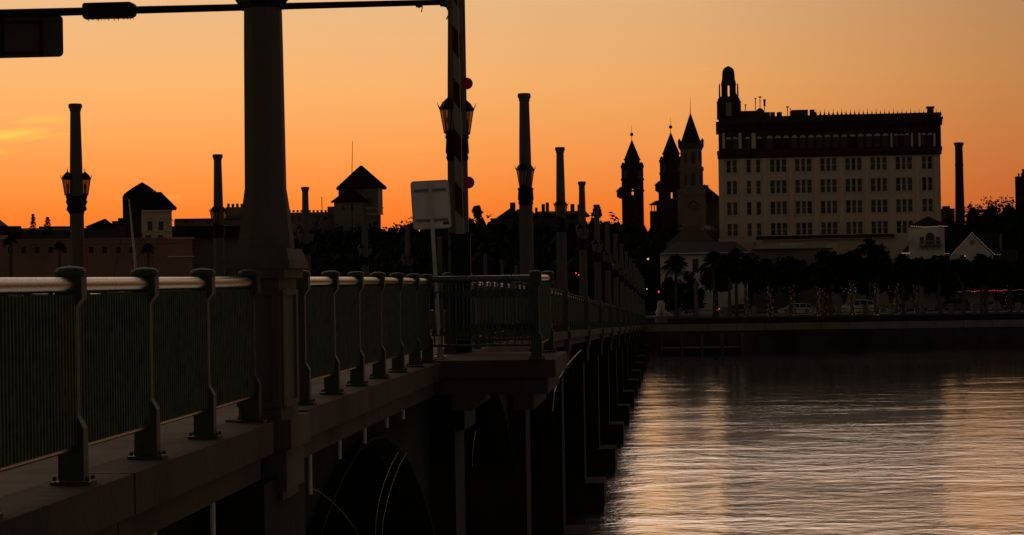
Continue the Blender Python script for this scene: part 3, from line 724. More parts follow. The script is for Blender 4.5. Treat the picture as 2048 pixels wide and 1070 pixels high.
pil = [1444, 1484, 1530]+[1583+50.3*k for k in range(5)]+[1836, 1874]
for x in pil:
    q = MB(org); f.box(q, x-4.5, x+4.5, 314, 476, -.22, -.004); q.build('pilaster', 'cream', bk)
q = MB(org); f.box(q, 1436.5, 1883, 474, 480, -.3, -.002); f.box(q, 1437, 1883, 480, 508, -.6, -.31); q.build('string_course', 'cream', bk)
# terracotta crown
q = MB(org); f.box(q, 1434, 1884.5, 297, 305.5, -.75, -.3); f.box(q, 1435, 1883.5, 305.7, 313, -.45, -.004)
for x in range(1444, 1880, 12): f.box(q, x, x+4, 305.8, 310, -.7, -.46)
q.build('belt_cornice', 'terra', bk)
arc_h = [(1452, 1463, 268, 296), (1465, 1476, 268, 296), (1490, 1500, 268, 296), (1514, 1524, 268, 296)]+[(1533+16.55*k, 1545.5+16.55*k, 268, 296) for k in range(15)]+[(1788+10.7*k, 1797+10.7*k, 268, 296) for k in range(3)]+[(1842, 1852, 268, 296), (1855, 1865, 268, 296)]
q = MB(org); g2 = f.wall(q, 1437, 1882, 244, 297, arc_h, -.10, .42)
zc, zd = f.Z(1660, 297), f.Z(1660, 244); a_, b_ = f.U(1437, 270), f.U(1882, 270)
q.hexa([f.w(u, v, z) for z in (zt+.002, zd) for u, v in ((a_, .33), (b_, .33), (b_, 24), (a_, 24))]); q.build('crown_wall', 'terra', bk)
for i, h in enumerate(arc_h):
    fr = winset(f, bk, org, g2, h, .315, 1, lit=(0 if 1790 < h[0] < 1800 and False else None), bars=1, m='terra')
    # pale fan over each arch
    c = g2((h[0]+h[1])/2, h[2]+6, -.12); rr = (g2(h[1], h[2], 0)-g2(h[0], h[2], 0)).length/2; poly = [c+f.u*rr*math.cos(k*math.pi/8)+UP*rr*.85*math.sin(k*math.pi/8) for k in range(9)]
    MB(org).prism(poly, f.d*.06).build('tympanum', 'trim', bk)
for x0, x1 in ((1444.5, 1450), (1477, 1483), (1503, 1511.5), (1781, 1785), (1822, 1826), (1837, 1841), (1867, 1871)):
    q = MB(org); f.box(q, x0, x1, 266, 297, -.2, -.104); q.build('pale_panel', 'cream', bk)
q = MB(org); f.box(q, 1431.5, 1886.5, 238, 242.5, -1.5, 25); f.box(q, 1433, 1885.5, 242.7, 248, -1.1, -.12); f.box(q, 1434, 1884.5, 248.2, 255, -.6, -.12)
for x in range(1440, 1882, 7): f.box(q, x, x+3, 243, 249.5, -1.35, -1.12)
q.build('cornice', 'terra', bk)
q = MB(org); f.box(q, 1437, 1882, 229.5, 238, -.9, -.3); f.box(q, 1437, 1440, 229.5, 238, -.28, 24); f.box(q, 1879, 1882, 229.5, 238, -.28, 24); q.build('parapet', 'terra', bk)
q = MB(org); x = 1632.0; k = 0
while x < 1882:
    hh = 217.5 if k % 2 == 0 else 220
    if not 1852 < x < 1870:
        pz = f.Z(x, 229.6, -.6); pt = f.Z(x, hh+random.uniform(-1, 1), -.6); u_ = f.U(x, 229, -.6)
        q.lathe([(.20, pz-.02), (.22, pz+.12), (.10, pz+.2), (.13, pz+.35), (.045, pz+.5), (.03, pt)], f.w(u_, -.6, 0), 6)
    x += 8.6; k += 1
q.build('cresting', 'terra', bk, kind='stuff')
q = MB(org); f.box(q, 1853.5, 1869, 212.5, 216, -.3, 1.3); f.box(q, 1855.5, 1867.5, 216, 230, -.2, 1.1); q.build('roof_vent', 'dark', bk)
q = MB(org); f.box(q, 1479, 1529, 221.5, 238, 2, 10); f.box(q, 1529, 1540, 224, 238, 2, 7); f.box(q, 1541, 1550, 224, 238, 1, 3); f.box(q, 1554, 1564, 224, 238, 1, 3); f.box(q, 1564, 1636, 231, 238, 1, 6)
f.box(q, 1583, 1616, 219.5, 231, 2, 5); f.box(q, 1580, 1590, 222, 231, 1.5, 2.5); f.box(q, 1620, 1629, 219, 231, 2, 4); f.box(q, 1623, 1632, 224, 231, 1, 2); q.build('roof_plant', 'dark', bk)
for x, yt, yb in ((1491, 210, 222), (1511, 197, 222), (1520, 194, 222), (1529, 200, 222), (1575, 214, 232), (1581, 216, 232)):
    q = MB(org); p0, p1 = f.at(x, yb, 4), f.at(x, yt, 4); q.tube([p0, p1], .07, 5)
    if x != 1581: q.box(p1, (.5 if x > 1515 else .3, .1, .22)); q.box((p0*.3+p1*.7), (.35 if x == 1529 else .15, .15, 1.0 if x == 1529 else .4))
    q.build('antenna', 'black', bk)
q = MB(org); cdm = f.at(1520, 221, 3); q.lathe([(.7, 0), (.6, .4), (.3, .65), (.02, .75)], cdm-UP*.3, 12); q.build('satellite_dome', 'dark', bk)
# corner belfry
bt = f.at(1457, 238, 2.6); cx = 1457.5; v_ = 2.6
def rpx(w): return w/FPX*(345+2.6)/2
def BZ(y): return f.Z(cx, y, v_)
cb = f.w(f.U(cx, 200, v_), v_, 0); axf = (f.u, f.d, UP)
q = MB(org); q.lathe([(rpx(42), BZ(246)), (rpx(42), BZ(208)), (rpx(48), BZ(206)), (rpx(48), BZ(200)), (rpx(38), BZ(197)), (rpx(34), BZ(194))], cb, 8, axf, S8); q.build('belfry_base', 'terra', bk)
q = MB(org)
for k in range(8):
    w_ = 2*math.pi*(k+.5)/8; rr = rpx(25); p = cb+f.u*rr*math.cos(w_)+f.d*rr*math.sin(w_); q.lathe([(.30, BZ(194)), (.26, BZ(192)), (.26, BZ(172)), (.34, BZ(169))], p, 6)
for sx_ in (-1, 1): q.lathe([(.16, BZ(200)), (.12, BZ(170)), (.02, BZ(166))], cb+f.u*sx_*rpx(36), 6)
q.build('belfry_column', 'terra', bk)
for s_ in (-1, 1): q = MB(org); q.box(cb+f.u*s_*rpx(15)+UP*(BZ(194)+BZ(169))/2, (rpx(18), rpx(18), BZ(169)-BZ(194)), axf); q.build('belfry_pier', 'terra', bk)
q = MB(org); q.lathe([(rpx(29), BZ(170)), (rpx(30), BZ(168)), (rpx(28), BZ(162)), (rpx(26), BZ(160)), (rpx(25), BZ(150)), (rpx(24), BZ(144)), (rpx(21), BZ(139)), (rpx(15), BZ(135.5)), (rpx(6), BZ(133)), (.03, BZ(132))], cb, 12, axf); q.build('dome', 'terra', bk, smooth=True)
for dx, y0, y1 in ((-19, 196, 212), (19, 196, 212), (-22, 202, 240), (22, 202, 240), (15, 190, 205)):
    q = MB(org); c_ = cb+f.u*rpx(2*dx*.9)-f.d*.9; q.lathe([(.38, BZ(y1)), (.36, BZ(y0+5)), (.44, BZ(y0+3)), (.2, BZ(y0)), (.03, BZ(y0-5))], c_, 6); q.build('pinnacle', 'terra', bk)
q = MB(org); f.box(q, 1452, 1463, 204, 232, -1.6, -1.3); q.build('pale_panel', 'gray', bk)

# ------------------------------------------------------------------ cathedral bell tower and the two hotel towers
def tower(label, x, D, parts, name='church_tower', m='dark', cat='tower'):
    f = F(x, D); o = f.w(0, 0, GZ); r_ = thing(name, label, cat, o); return f, r_, o
def R(w, D): return w/FPX*D/2
f, tw, o = tower('pale bell tower with round clock and steep pyramid spire', 1386, 400, None, 'bell_tower')
D = 400; fz = lambda y: f.Z(1386, y); c0 = f.w(0, 6, 0)
def sq(q, w0, y0, w1, y1, cx=0, D=400, f=f, c=None, ph=math.pi/4):
    zz = lambda y: f.Z(1386, y)
    c = c or f.w(0, 6, 0)
    q.lathe([(R(w0, D)*1.414, zz(y0)), (R(w1, D)*1.414, zz(y1))], c, 4, (f.u, f.d, UP), ph)
q = MB(o); sq(q, 58, 480, 56, 382); q.lathe([(R(47, D)*1.414, fz(382)), (R(47, D)*1.414, fz(338))], c0, 4, (f.u, f.d, UP), math.pi/4); q.build('tower_wall', 'church', tw)
for a_ in ((60, 382, 60, 377), (50, 338.2, 50, 332)): q = MB(o); sq(q, *a_); q.build('string_course', 'church', tw)
q = MB(o); sq(q, 43, 332, 43, 295); q.build('belfry', 'church', tw)
q = MB(o); sq(q, 46, 295, 50, 289); sq(q, 46, 289, 44, 283); q.build('cornice', 'dark', tw)
q = MB(o); sq(q, 42, 284, 1.2, 221); q.build('spire', 'roof', tw)
q = MB(o); q.tube([Vector((c0.x, c0.y, fz(224))), Vector((c0.x, c0.y, fz(188)))], [.08, .03], 5); q.build('rod', 'black', tw)
for a_, b_ in ((-1, -1), (1, -1), (1, 1), (-1, 1)):
    q = MB(o); q.lathe([(.3, fz(290)), (.3, fz(281)), (.4, fz(280)), (.05, fz(274))], c0+f.u*a_*R(46, D)+f.d*b_*R(46, D), 6); q.build('pinnacle', 'dark', tw)
vf = 6-R(43, D)-.05
def arch(q, f, x, y0, y1, w, v, dep=.06):           # arched panel, pixels
    z0, z1 = f.Z(x, y1, v), f.Z(x, y0, v); ww = R(w, 400); c_ = f.w(f.U(x, y0, v), v, 0)
    poly = [c_-f.u*ww+UP*z0, c_+f.u*ww+UP*z0]+[c_+f.u*ww*math.cos(k*math.pi/6)+UP*(z1-ww+ww*math.sin(k*math.pi/6)) for k in range(7)]
    q.prism(poly, f.d*dep)
for x, w_ in ((1371, 5), (1386, 8), (1401, 5)):
    q = MB(o); arch(q, f, x, 303, 327, w_, vf); q.build('belfry_opening', 'glass', tw)
vf2 = 6-R(47, D)-.05
for x, w_, y0 in ((1386, 9, 345), (1371, 4, 350), (1402, 4, 350)):
    q = MB(o); arch(q, f, x, y0, 371, w_, vf2); q.build('window', 'glass', tw)
vf3 = 6-R(56, D)-.45
c_ = f.w(f.U(1387, 411, vf3), vf3, f.Z(1387, 411, vf3))
q = MB(o); q.lathe([(R(19, D), 0), (R(19, D), .15)], c_, 24, (f.u, UP, -f.d)); q.build('clock_surround', 'dark', tw)
q = MB(o); q.lathe([(R(13, D), 0), (R(13, D), .05)], c_-f.d*.16, 24, (f.u, UP, -f.d)); cf = q.build('clock_face', 'dark', tw)
q = MB(o)
for k in range(12): w_ = k*math.pi/6; q.box(c_-f.d*.23+f.u*R(11, D)*math.cos(w_)+UP*R(11, D)*math.sin(w_), (.12, .04, .12))
q.box(c_-f.d*.23+UP*.22, (.09, .04, .5)); q.box(c_-f.d*.23+f.u*.14+UP*.05, (.36, .04, .09)); q.build('clock_hand', 'trim', cf)
q = MB(o); poly = [f.w(f.U(1387+26*math.cos(k*math.pi/10), 388, vf3), vf3+.1, f.Z(1387, 389-10*math.sin(k*math.pi/10), vf3)) for k in range(11)]; q.prism(poly, f.d*.3); q.build('arched_gable', 'church', tw)
# nave roof behind it, to the right
f = F(1430, 415); o = f.w(0, 0, GZ); ch_ = thing('church_nave', 'dark church roof sloping down right of the bell tower', 'building', o)
q = MB(o); f.box(q, 1405, 1442, 402, 480, 0, 18, GZ); q.build('wall', 'dark', ch_)
q = MB(o); f.gable(q, 1388, 1452, 404, 368, 1408, -1, 19); q.build('roof', 'roof', ch_)
q = MB(o); f.box(q, 1410, 1417, 370, 384, -.5, 1.5); q.build('gable_finial', 'dark', ch_)

def hotel_tower(label, x, apex, D, body, left_turret):
    f = F(x, D); o = f.w(0, 0, GZ); r_ = thing('hotel_tower', label, 'tower', o); c = f.w(0, 5, 0); zz = lambda y: f.Z(x, y)
    ax = (f.u, f.d, UP); dy = apex
    def ring(q, prof, n=4, ph=math.pi/4, k=1.414): q.lathe([(R(w, D)*k, zz(y+dy)) for w, y in prof], c, n, ax, ph)
    # lower storeys as four corner piers so that the belfry arch is open
    q = MB(o); w2, y0, y1, wo = body['w'], body['top'], body['bot'], body['hole']
    hw = R(w2, D); hole = R(wo, D)
    for a_ in (-1, 1):
        for b_ in (-1, 1):
            cxx = (hw+hole)/2
            q.box(c+f.u*a_*cxx+f.d*b_*cxx+UP*(zz(y0+dy)+zz(y1+dy))/2, (hw-hole, hw-hole, zz(y0+dy)-zz(y1+dy)), ax)
    for b_ in (-1, 1):      # walls with an arched hole front and back
        for ax1, ax2 in ((f.u, f.d), (f.d, f.u)):
            zt_, zb_ = zz(body['hy0']+dy), zz(body['hy1']+dy)
            for z_a, z_b in ((zz(y1+dy), zb_), (zt_, zz(y0+dy))): q.box(c+ax2*b_*(hw-.3)+UP*(z_a+z_b)/2, (2*hole+.01, .5, z_b-z_a), (ax1, ax2, UP))
            if ax1 is f.d: q.box(c+ax2*b_*(hw-.34)+UP*(zt_+zb_)/2, (2*hole+.02, .4, zt_-zb_+.02), (ax1, ax2, UP))
            else:
                for s_ in (-1, 1): q.prism([c+ax1*s_*hole+ax2*b_*(hw-.3)+UP*zt_, c+ax1*s_*hole*.2+ax2*b_*(hw-.3)+UP*zt_, c+ax1*s_*hole+ax2*b_*(hw-.3)+UP*(zt_-hole*1.2)], ax2*.35)
    q.build('tower_wall', 'brick', r_)
    q = MB(o); ring(q, [(w2, y1), (w2, y1+90)]); q.build('base_wall', 'brick', r_)
    q = MB(o); ring(q, [(w2+1, y0), (w2+3, y0-2), (w2+3, y0-4)]); q.build('cornice', 'brick', r_)
    q = MB(o); ring(q, [(w2-13, y0-4), (w2-13, y0-16)], 8, S8, 1.08); ring(q, [(w2-11, y0-16), (w2-9, y0-18)], 8, S8, 1.08); q.build('lantern_storey', 'brick', r_)
    q = MB(o); ring(q, [(w2-12, y0-18), (1, 0)], 8, S8, 1.08); q.build('spire', 'roof', r_)
    q = MB(o); q.tube([Vector((c.x, c.y, zz(dy+1))), Vector((c.x, c.y, zz(dy-30)))], [.09, .03], 5); q.lathe([(.02, zz(dy-7)), (.35, zz(dy-8.5)), (.5, zz(dy-11)), (.35, zz(dy-13.5)), (.02, zz(dy-15))], c, 10); q.build('ball_finial', 'black', r_)
    for a_ in (-1, 1):
        for b_ in (-1, 1):
            q = MB(o); p = c+f.u*a_*(hw-.5)+f.d*b_*(hw-.5); q.lathe([(.5, zz(y0-4+dy)), (.5, zz(y0-7+dy)), (.55, zz(y0-7.5+dy)), (.08, zz(y0-11+dy))], p, 6); q.build('turret', 'brick', r_)
    for wv_, yy in ((w2+3, y0+22), (w2+4, y0+45)): q = MB(o); ring(q, [(wv_, yy+2), (wv_, yy)]); q.build('string_course', 'brick', r_)
    for k in range(2):
        s_ = -1 if k == 0 else 1
        q = MB(o); p = c+f.u*s_*(hw*.72)-f.d*(hw+.06); q.box(p+UP*zz(y0+14+dy), (1.3, .08, 2.2), ax); q.build('window', 'glass', r_)
    if left_turret:
        q = MB(o); p = c-f.u*(hw+.2)-f.d*2
        q.lathe([(.3, zz(y0+62+dy)), (1.1, zz(y0+58+dy)), (1.1, zz(y0+48+dy)), (1.4, zz(y0+47+dy)), (.1, zz(y0+38+dy))], p, 8); q.build('corner_bartizan', 'brick', r_)
    return f, r_, o
hotel_tower('dark turreted tower with ball finial, standing alone left of the church', 1268, 277, 520, dict(w=44, top=57, bot=150, hole=4.2, hy0=98, hy1=112), True)
hotel_tower('dark turreted tower with ball finial, half hidden behind the bell tower', 1346, 262, 520, dict(w=46, top=60, bot=150, hole=3.2, hy0=120, hy1=134), True)
f = F(1320, 525); o = f.w(0, 0, GZ); hh_ = thing('hotel_wing', 'dark stepped hotel wing with open loggia between the two turreted towers', 'building', o)
q = MB(o); f.box(q, 1313, 1340, 405, 470, 0, 8, GZ); f.box(q, 1317, 1330, 385, 405, 0, 6); q.build('wall', 'brick', hh_)
q = MB(o); f.roof(q, 1298, 1322, 409, 401, 1312, 1318, -1, 5); q.build('roof', 'roof', hh_)
q = MB(o); 
for x in (1302, 1308, 1314): f.box(q, x, x+2, 409, 425, 0, .5)
f.box(q, 1300, 1318, 422, 470, 0, 6, GZ); q.build('loggia', 'brick', hh_)

# ------------------------------------------------------------------ generic roofs and houses
def house(label, xref, D, walls, roofs, extras=(), name='house', cat='building', wm='dark'):
    f = F(xref, D); o = f.w(0, 0, GZ); r_ = thing(name, label, cat, o)
    for w_ in walls:
        x0, x1, y0, y1, v0, v1 = w_[:6]; q = MB(o); f.box(q, x0, x1, y0, y1, v0, v1, GZ if y1 is None or y1 > 900 else None); q.build('wall', w_[6] if len(w_) > 6 else wm, r_)
    for k in roofs:
        q = MB(o)
        if k[0] == 'hip': f.roof(q, *k[1:])
        else: f.gable(q, *k[1:])
        q.build('roof', 'roof', r_)
    for nm, m_, bx in extras:
        q = MB(o); f.box(q, *bx); q.build(nm, m_, r_)
    return f, r_, o
# chimney stack
f = F(1922, 380); o = f.w(0, 0, GZ); st = thing('smokestack', 'tall dark round chimney stack right of the office block', 'chimney', o)
zz = lambda y: f.Z(1922, y); q = MB(o); q.lathe([(R(21, 380), GZ), (R(19.5, 380), zz(430)), (R(17, 380), zz(365)), (R(15.5, 380), zz(290))], f.w(0, 2, 0), 14); q.build('shaft', 'brick', st, smooth=True)
q = MB(o); q.lathe([(R(16, 380), zz(291)), (R(20, 380), zz(287)), (R(20, 380), zz(284)), (R(17, 380), zz(283.5))], f.w(0, 2, 0), 14); q.build('rim', 'brick', st)
q = MB(o); q.lathe([(R(18, 380), zz(330)), (R(18, 380), zz(328))], f.w(0, 2, 0), 14); q.build('iron_band', 'black', st)
house('dark flat-roofed block low between office block and smokestack', 1895, 385, [(1878, 1914, 417, 950, 0, 12), (1884, 1900, 412, 417, 2, 6), (1911, 1918, 386, 417, 1, 2.5)], [], [('window', 'glass', (1888, 1898, 424, 428, -.05, 0))])
house('dark turreted building at the far right edge behind the trees', 2050, 420, [(2035, 2080, 352, 950, 0, 10, 'brick')], [('hip', 2046, 2075, 352, 320, 2058, 2062, 1, 8)], [('merlon', 'brick', (x, x+3, 346, 352, 0, 1)) for x in (2036, 2042, 2047)]+[('merlon', 'brick', (2044, 2052, 338, 352, 1, 2))])
# base of the office block
house('long low flat-roofed block with pale awning at the foot of the office block', 1600, 322, [(1505, 1660, 500, 950, 0, 14, 'gray'), (1660, 1680, 486, 950, 1, 10, 'cream')], [], [('awning', 'canvas', (1508, 1600, 491, 496, -2, 0)), ('awning', 'canvas', (1560, 1610, 486, 491, .5, 3)), ('parapet', 'dark', (1503, 1665, 497, 500, -.3, 14.3)), ('awning', 'canvas', (1648, 1668, 512, 515, -1.5, -.1)), ('roof_plant', 'gray', (1590, 1600, 484, 491, 4, 6)), ('roof_plant', 'gray', (1506, 1512, 484, 492, 4, 6))], 'shop_building')
house('cream annexe with dark canopy at the right foot of the office block', 1790, 335, [(1786, 1830, 466, 950, -1, 14, 'cream'), (1528, 1786, 478, 950, -1, 0, 'cream')], [], [('canopy', 'terra', (1512, 1788, 470, 477, -2.2, -1.01))], 'annexe')
# gable house and white hotel left of that
f, r_, o = house('white walled waterfront building with broad dark hip roof', 1390, 305, [(1324, 1498, 508, 950, 0, 16, 'white')], [('hip', 1316, 1506, 509, 484, 1350, 1470, -1.2, 17)],
    [('window', 'glass', (1385, 1396, 518, 545, -.04, 0)), ('window', 'glass', (1356, 1364, 520, 540, -.04, 0)), ('window', 'glass', (1440, 1450, 520, 545, -.04, 0)), ('shutter', 'roof', (1397, 1401, 518, 545, -.07, 0)), ('door', 'glass', (1344, 1360, 566, 598, -.04, 0)), ('door', 'glass', (1376, 1390, 562, 600, -.04, 0)), ('cornice', 'white', (1322, 1500, 505, 509, -.5, 0)), ('corner_pilaster', 'white', (1398, 1404, 510, 600, -.3, -.02)), ('skylight', 'canvas', (1412, 1421, 453, 458, 9, 10))], 'waterfront_building')
M['dull'] = mat('dull_plaster', (.17,.14,.11), .9, .15, .4, .2, stain=(.12,.10,.08))
f = F(1385, 330); o = f.w(0, 0, GZ); r_ = thing('gabled_building', 'grey building with a low rounded gable below the bell tower', 'building', o)
q = MB(o); f.box(q, 1336, 1432, 484, 950, 0, 20, GZ); q.build('wall', 'dull', r_)
q = MB(o); poly = [f.w(f.U(x, y), 0, f.Z(1384, y)) for x, y in ((1336, 484), (1432, 484), (1420, 474), (1402, 460), (1390, 453), (1384, 451), (1378, 453), (1364, 460), (1348, 474))]; q.prism(poly, f.d*20); q.build('gable', 'dull', r_)
q = MB(o); q.lathe([(1.3, 0), (1.15, .45), (.7, .8), (.05, 1.0)], f.w(f.U(1418, 458, 5), 5, f.Z(1418, 462, 5)), 14); q.build('skylight_dome', 'dull', r_, smooth=True)
# white tower house
f, r_, o = house('white stuccoed square tower house trimmed with string lights', 1856, 312, [(1821, 1893, 452, 950, 0, 6, 'white'), (1806, 1822, 510, 950, .5, 6, 'white')], [('hip', 1814, 1899, 453, 433, 1854, 1858, -.6, 6.6), ('hip', 1800, 1822, 507, 492, 1815, 1820, -.3, 5)], (), 'tower_house')
q = MB(o); arch(q, f, 1860, 465, 489, 13, -.06, .04); q.build('window', 'glass', r_)
for x in (1844, 1876): q = MB(o); f.box(q, x-4, x+4, 474, 488, -.06, -.01); q.build('window', 'glass', r_)
q = MB(o); f.box(q, 1838, 1884, 489, 491, -1.2, -.01); q.build('balcony_floor', 'gray', r_)
q = MB(o)
for k in range(16): x = 1838.5+k*3; f.box(q, x, x+1, 482, 489, -1.2, -1.1)
f.box(q, 1838, 1884, 480.5, 482, -1.22, -1.08); q.build('balcony_railing', 'gray', r_)
for k in range(4): x = 1842+k*12; q = MB(o); f.box(q, x, x+2, 491, 499, -.7, -.02); q.build('bracket', 'gray', r_)
q = MB(o); arch(q, f, 1812, 573, 600, 22, .42, .05); q.build('arched_doorway', 'glass', r_)
def bulbs(name, label, pts, r, m='bulb', cat='string lights', group=None):
    o = Vector(pts[0]); q = MB(o)
    for p in pts:
        p = Vector(p); q.add([p+UP*r, p-UP*r, p+Vector((r,0,0)), p-Vector((r,0,0)), p+Vector((0,r,0)), p-Vector((0,r,0))], [(0,2,4), (0,4,3), (0,3,5), (0,5,2), (1,4,2), (1,3,4), (1,5,3), (1,2,5)])
    ob = q.build(name, m); tag(ob, label, cat, group); return ob
bulbs('string_lights', 'row of warm bulbs under the white tower house eaves', [f.at(1822+k*3.6, 452.5+1.6*math.sin(k*.3)*.3+ (1.2 if 5 < k < 15 else 0), -.75) for k in range(21)], .055)
bulbs('string_lights', 'short row of bulbs over the low porch left of the tower house', [f.at(1804+k*3, 506+.5*(k % 2), -.4) for k in range(6)]+[f.at(1806+k*7, 518, -.4) for k in range(3)], .07)
# gabled white house
f = F(1948, 312); o = f.w(0, 0, GZ); r_ = thing('gabled_house', 'white gabled house with a round vent and lights along its gable', 'house', o)
q = MB(o); f.box(q, 1903, 1990, 509, 950, 0, 12, GZ); poly = [f.w(f.U(x, y), 0, f.Z(1944, y)) for x, y in ((1903, 509), (1990, 509), (1944, 467))]; q.prism(poly, f.d*12); q.build('wall', 'white', r_)
for s_ in (-1, 1):
    q = MB(o); xe = 1944+s_*45; a_, b_ = f.w(f.U(1944, 464), -.4, f.Z(1944, 464.5)), f.w(f.U(xe, 509), -.4, f.Z(xe, 508)); q.prism([a_, b_, b_-UP*.22, a_-UP*.22] if s_ > 0 else [a_, a_-UP*.22, b_-UP*.22, b_], f.d*13); q.build('roof', 'roof', r_)
q = MB(o); q.lathe([(.42, 0), (.42, .06)], f.w(f.U(1944, 485), -.01, f.Z(1944, 485)), 14, (f.u, UP, -f.d)); q.build('round_vent', 'gray', r_)
for x in (1926, 1964): q = MB(o); f.box(q, x-6, x+6, 510, 530, -.06, -.01); q.build('window', 'glass', r_)
bulbs('string_lights', 'two rows of warm bulbs climbing the white gable', [f.at(1903+(1944-1903)*k/15, 509-(509-465.5)*k/15, -.5) for k in range(16)]+[f.at(1944+(1988-1944)*k/15, 465.5+(508-465.5)*k/15, -.5) for k in range(1, 16)], .042)
bulbs('string_lights', 'loose row of bulbs on the low eaves beside the white gable', [f.at(1886+k*4, 507.5, -.5) for k in range(4)]+[f.at(1990+k*5, 509, -.5) for k in range(3)], .045)
bulbs('wall_lamp', 'single warm lamp on the white gabled house wall', [f.at(1930, 512, -.4)], .10, 'bulb', 'lamp')
house('dark hip-roofed house right of the white gabled house', 1990, 318, [(1965, 2040, 500, 950, 0, 10)], [('hip', 1944, 2006, 500, 466, 1948, 1994, 1, 11)], [('chimney', 'gray', (1999, 2004, 468, 500, 1, 2))])

# left shore
PD = 372
f, r_, o = house('long pink flat-roofed waterfront building at the left', 200, 320, [(-120, 388, 480, 950, 0, 18, 'pink')], [],
    [('parapet', 'pink', (-122, 389.5, 477, 480, -.25, 18.2)), ('cornice', 'pink', (-121, 389, 486, 488, -.2, -.005)), ('plinth', 'white', (335, 388, 512, 514, -.4, -.005)), ('pilaster', 'pink', (300, 303, 488, 516, -.15, -.005)), ('pilaster', 'pink', (60, 63, 488, 516, -.15, -.005)), ('cap_light', 'white', (334, 388, 475.5, 477, -.3, .6))]+[('pilaster', 'pink', (x, x+2.5, 488, 516, -.14, -.005)) for x in range(-20, 290, 27)]+[('window', 'brick', (x+9, x+18, 494, 506, -.03, -.004)) for x in range(-20, 270, 27)], 'waterfront_block')
house('dark low sheds and hip roofs behind the pink building, far left', 60, 400, [(-60, 12, 450, 950, 0, 14), (12, 46, 452, 950, 2, 16), (46, 146, 456, 950, 0, 16), (140, 190, 456, 950, 0, 14)], [('hip', -70, 16, 452, 438, -40, -2, -1, 15)], [('skylight', 'canvas', (46, 142, 458, 460, -.1, -.02)), ('roof_slab', 'dark', (78, 146, 452.5, 454, 1, 14)), ('pale_wall', 'white', (-10, 16, 471, 478, -.3, -.02))], 'sheds')
f, r_, o = house('dark gatehouse with curved roof and a pale arcaded bay', 300, 385, [(249, 300, 392, 950, 3, 14), (288, 345, 416, 950, 2, 12), (182, 256, 452, 950, 2, 12), (224, 236, 442, 452, 4, 8), (236, 250, 436, 452, 4, 8)],
    [('gable', 170, 232, 453, 437, 210, 1, 12), ('hip', 246, 354, 416, 384, 268, 322, -.5, 13)], [('wing_wall', 'brick', (340, 372, 452, 490, 0, 8))], 'gatehouse')
q = MB(o); poly = [f.w(f.U(x, y, 1), 1, f.Z(300, y, 1)) for x, y in ((247, 388), (265, 375), (284, 364), (299, 373), (312, 383), (313, 387), (332, 400), (353, 415), (250, 415))]; q.prism(poly, f.d*11); q.build('curved_roof', 'roof', r_)
q = MB(o); f.box(q, 246, 253, 391, 393.5, 2, 5); f.box(q, 305, 312, 381, 384, -.2, .8); q.build('eave_light', 'canvas', r_)
bay_h = [(295, 305, 443, 461), (317, 327, 443, 461), (290, 302, 470, 475), (316, 326, 470, 475)]
q = MB(o); g = f.wall(q, 283, 344, 420, 480, bay_h, -1, .3); q.hexa([f.w(u, v, z) for z in (GZ, f.Z(313, 420)) for u, v in ((f.U(283, 450, -1), -.68), (f.U(344, 450, -1), -.68), (f.U(344, 450, -1), 3), (f.U(283, 450, -1), 3))]); q.build('bay_wall', 'cream', r_)
for h in bay_h: q = MB(o); q.add([g(h[0], h[3], -.7), g(h[1], h[3], -.7), g(h[1], h[2], -.7), g(h[0], h[2], -.7)], [(0, 1, 2, 3)]); q.build('window', 'glass', r_)
for x in (300, 322, 338):
    q = MB(o); 
    for k in range(8):
        a_ = k*math.pi/8; b2_ = (k+1)*math.pi/8; c_ = f.w(f.U(x, 440, -1), -1.08, f.Z(313, 444, -1)); q.box(c_+f.u*.75*math.cos((a_+b2_)/2)+UP*.75*math.sin((a_+b2_)/2), (.32, .16, .12), (f.u*math.cos((a_+b2_)/2+math.pi/2)+UP*math.sin((a_+b2_)/2+math.pi/2), f.d, f.u*math.cos((a_+b2_)/2)+UP*math.sin((a_+b2_)/2)))
    q.build('window_arch', 'cream', r_)
q = MB(o); f.box(q, 282, 345, 461.5, 463, -1.25, -1.005); f.box(q, 282, 345, 420, 423, -1.35, -1.005)
for x in range(285, 343, 5): f.box(q, x, x+2.2, 423.2, 427, -1.2, -1.005)
q.build('corbel_table', 'cream', r_)
# long low buildings between
house('long low dark building with pale clerestory left of the great column', 420, 400, [(352, 500, 438, 950, 0, 18, 'gray')], [('hip', 345, 505, 470, 452, 352, 500, -3.5, 2)], [('roof_edge', 'dark', (350, 502, 436.5, 439, -.4, 18)), ('window', 'glass', (369, 376, 442, 448, -.05, -.005)), ('window', 'glass', (385, 388, 442, 448, -.05, -.005)), ('window', 'glass', (414, 420, 442, 448, -.05, -.005))], 'low_building')
house('grey crenellated tower just left of the great column', 480, 410, [(455, 530, 414, 950, 0, 12, 'gray')], [], [('merlon', 'gray', (454+9*k, 459.5+9*k, 407+(k % 2)*.5, 414, -.3, .9)) for k in range(8)]+[('string_course', 'gray', (454, 531, 429, 431, -.3, -.005))]+[('window', 'glass', (468+16*k, 473+16*k, 434, 442, -.05, -.005)) for k in range(3)], 'crenellated_tower')
f, r_, o = house('long crenellated building wing right of the great column', 620, 405, [(560, 760, 424, 950, 0, 15, 'gray')], [], [('merlon', 'gray', (577+8*k, 581.5+8*k, 420, 424, -.1, .8)) for k in range(11)]+[('cornice', 'gray', (575, 735, 429, 430.5, -.4, -.005)), ('parapet', 'gray', (655, 675, 413, 424, 0, 4))]+[('window', 'glass', (x, x+5, 434, 442, -.05, -.005)) for x in (582, 596, 633, 646)], 'museum_wing')
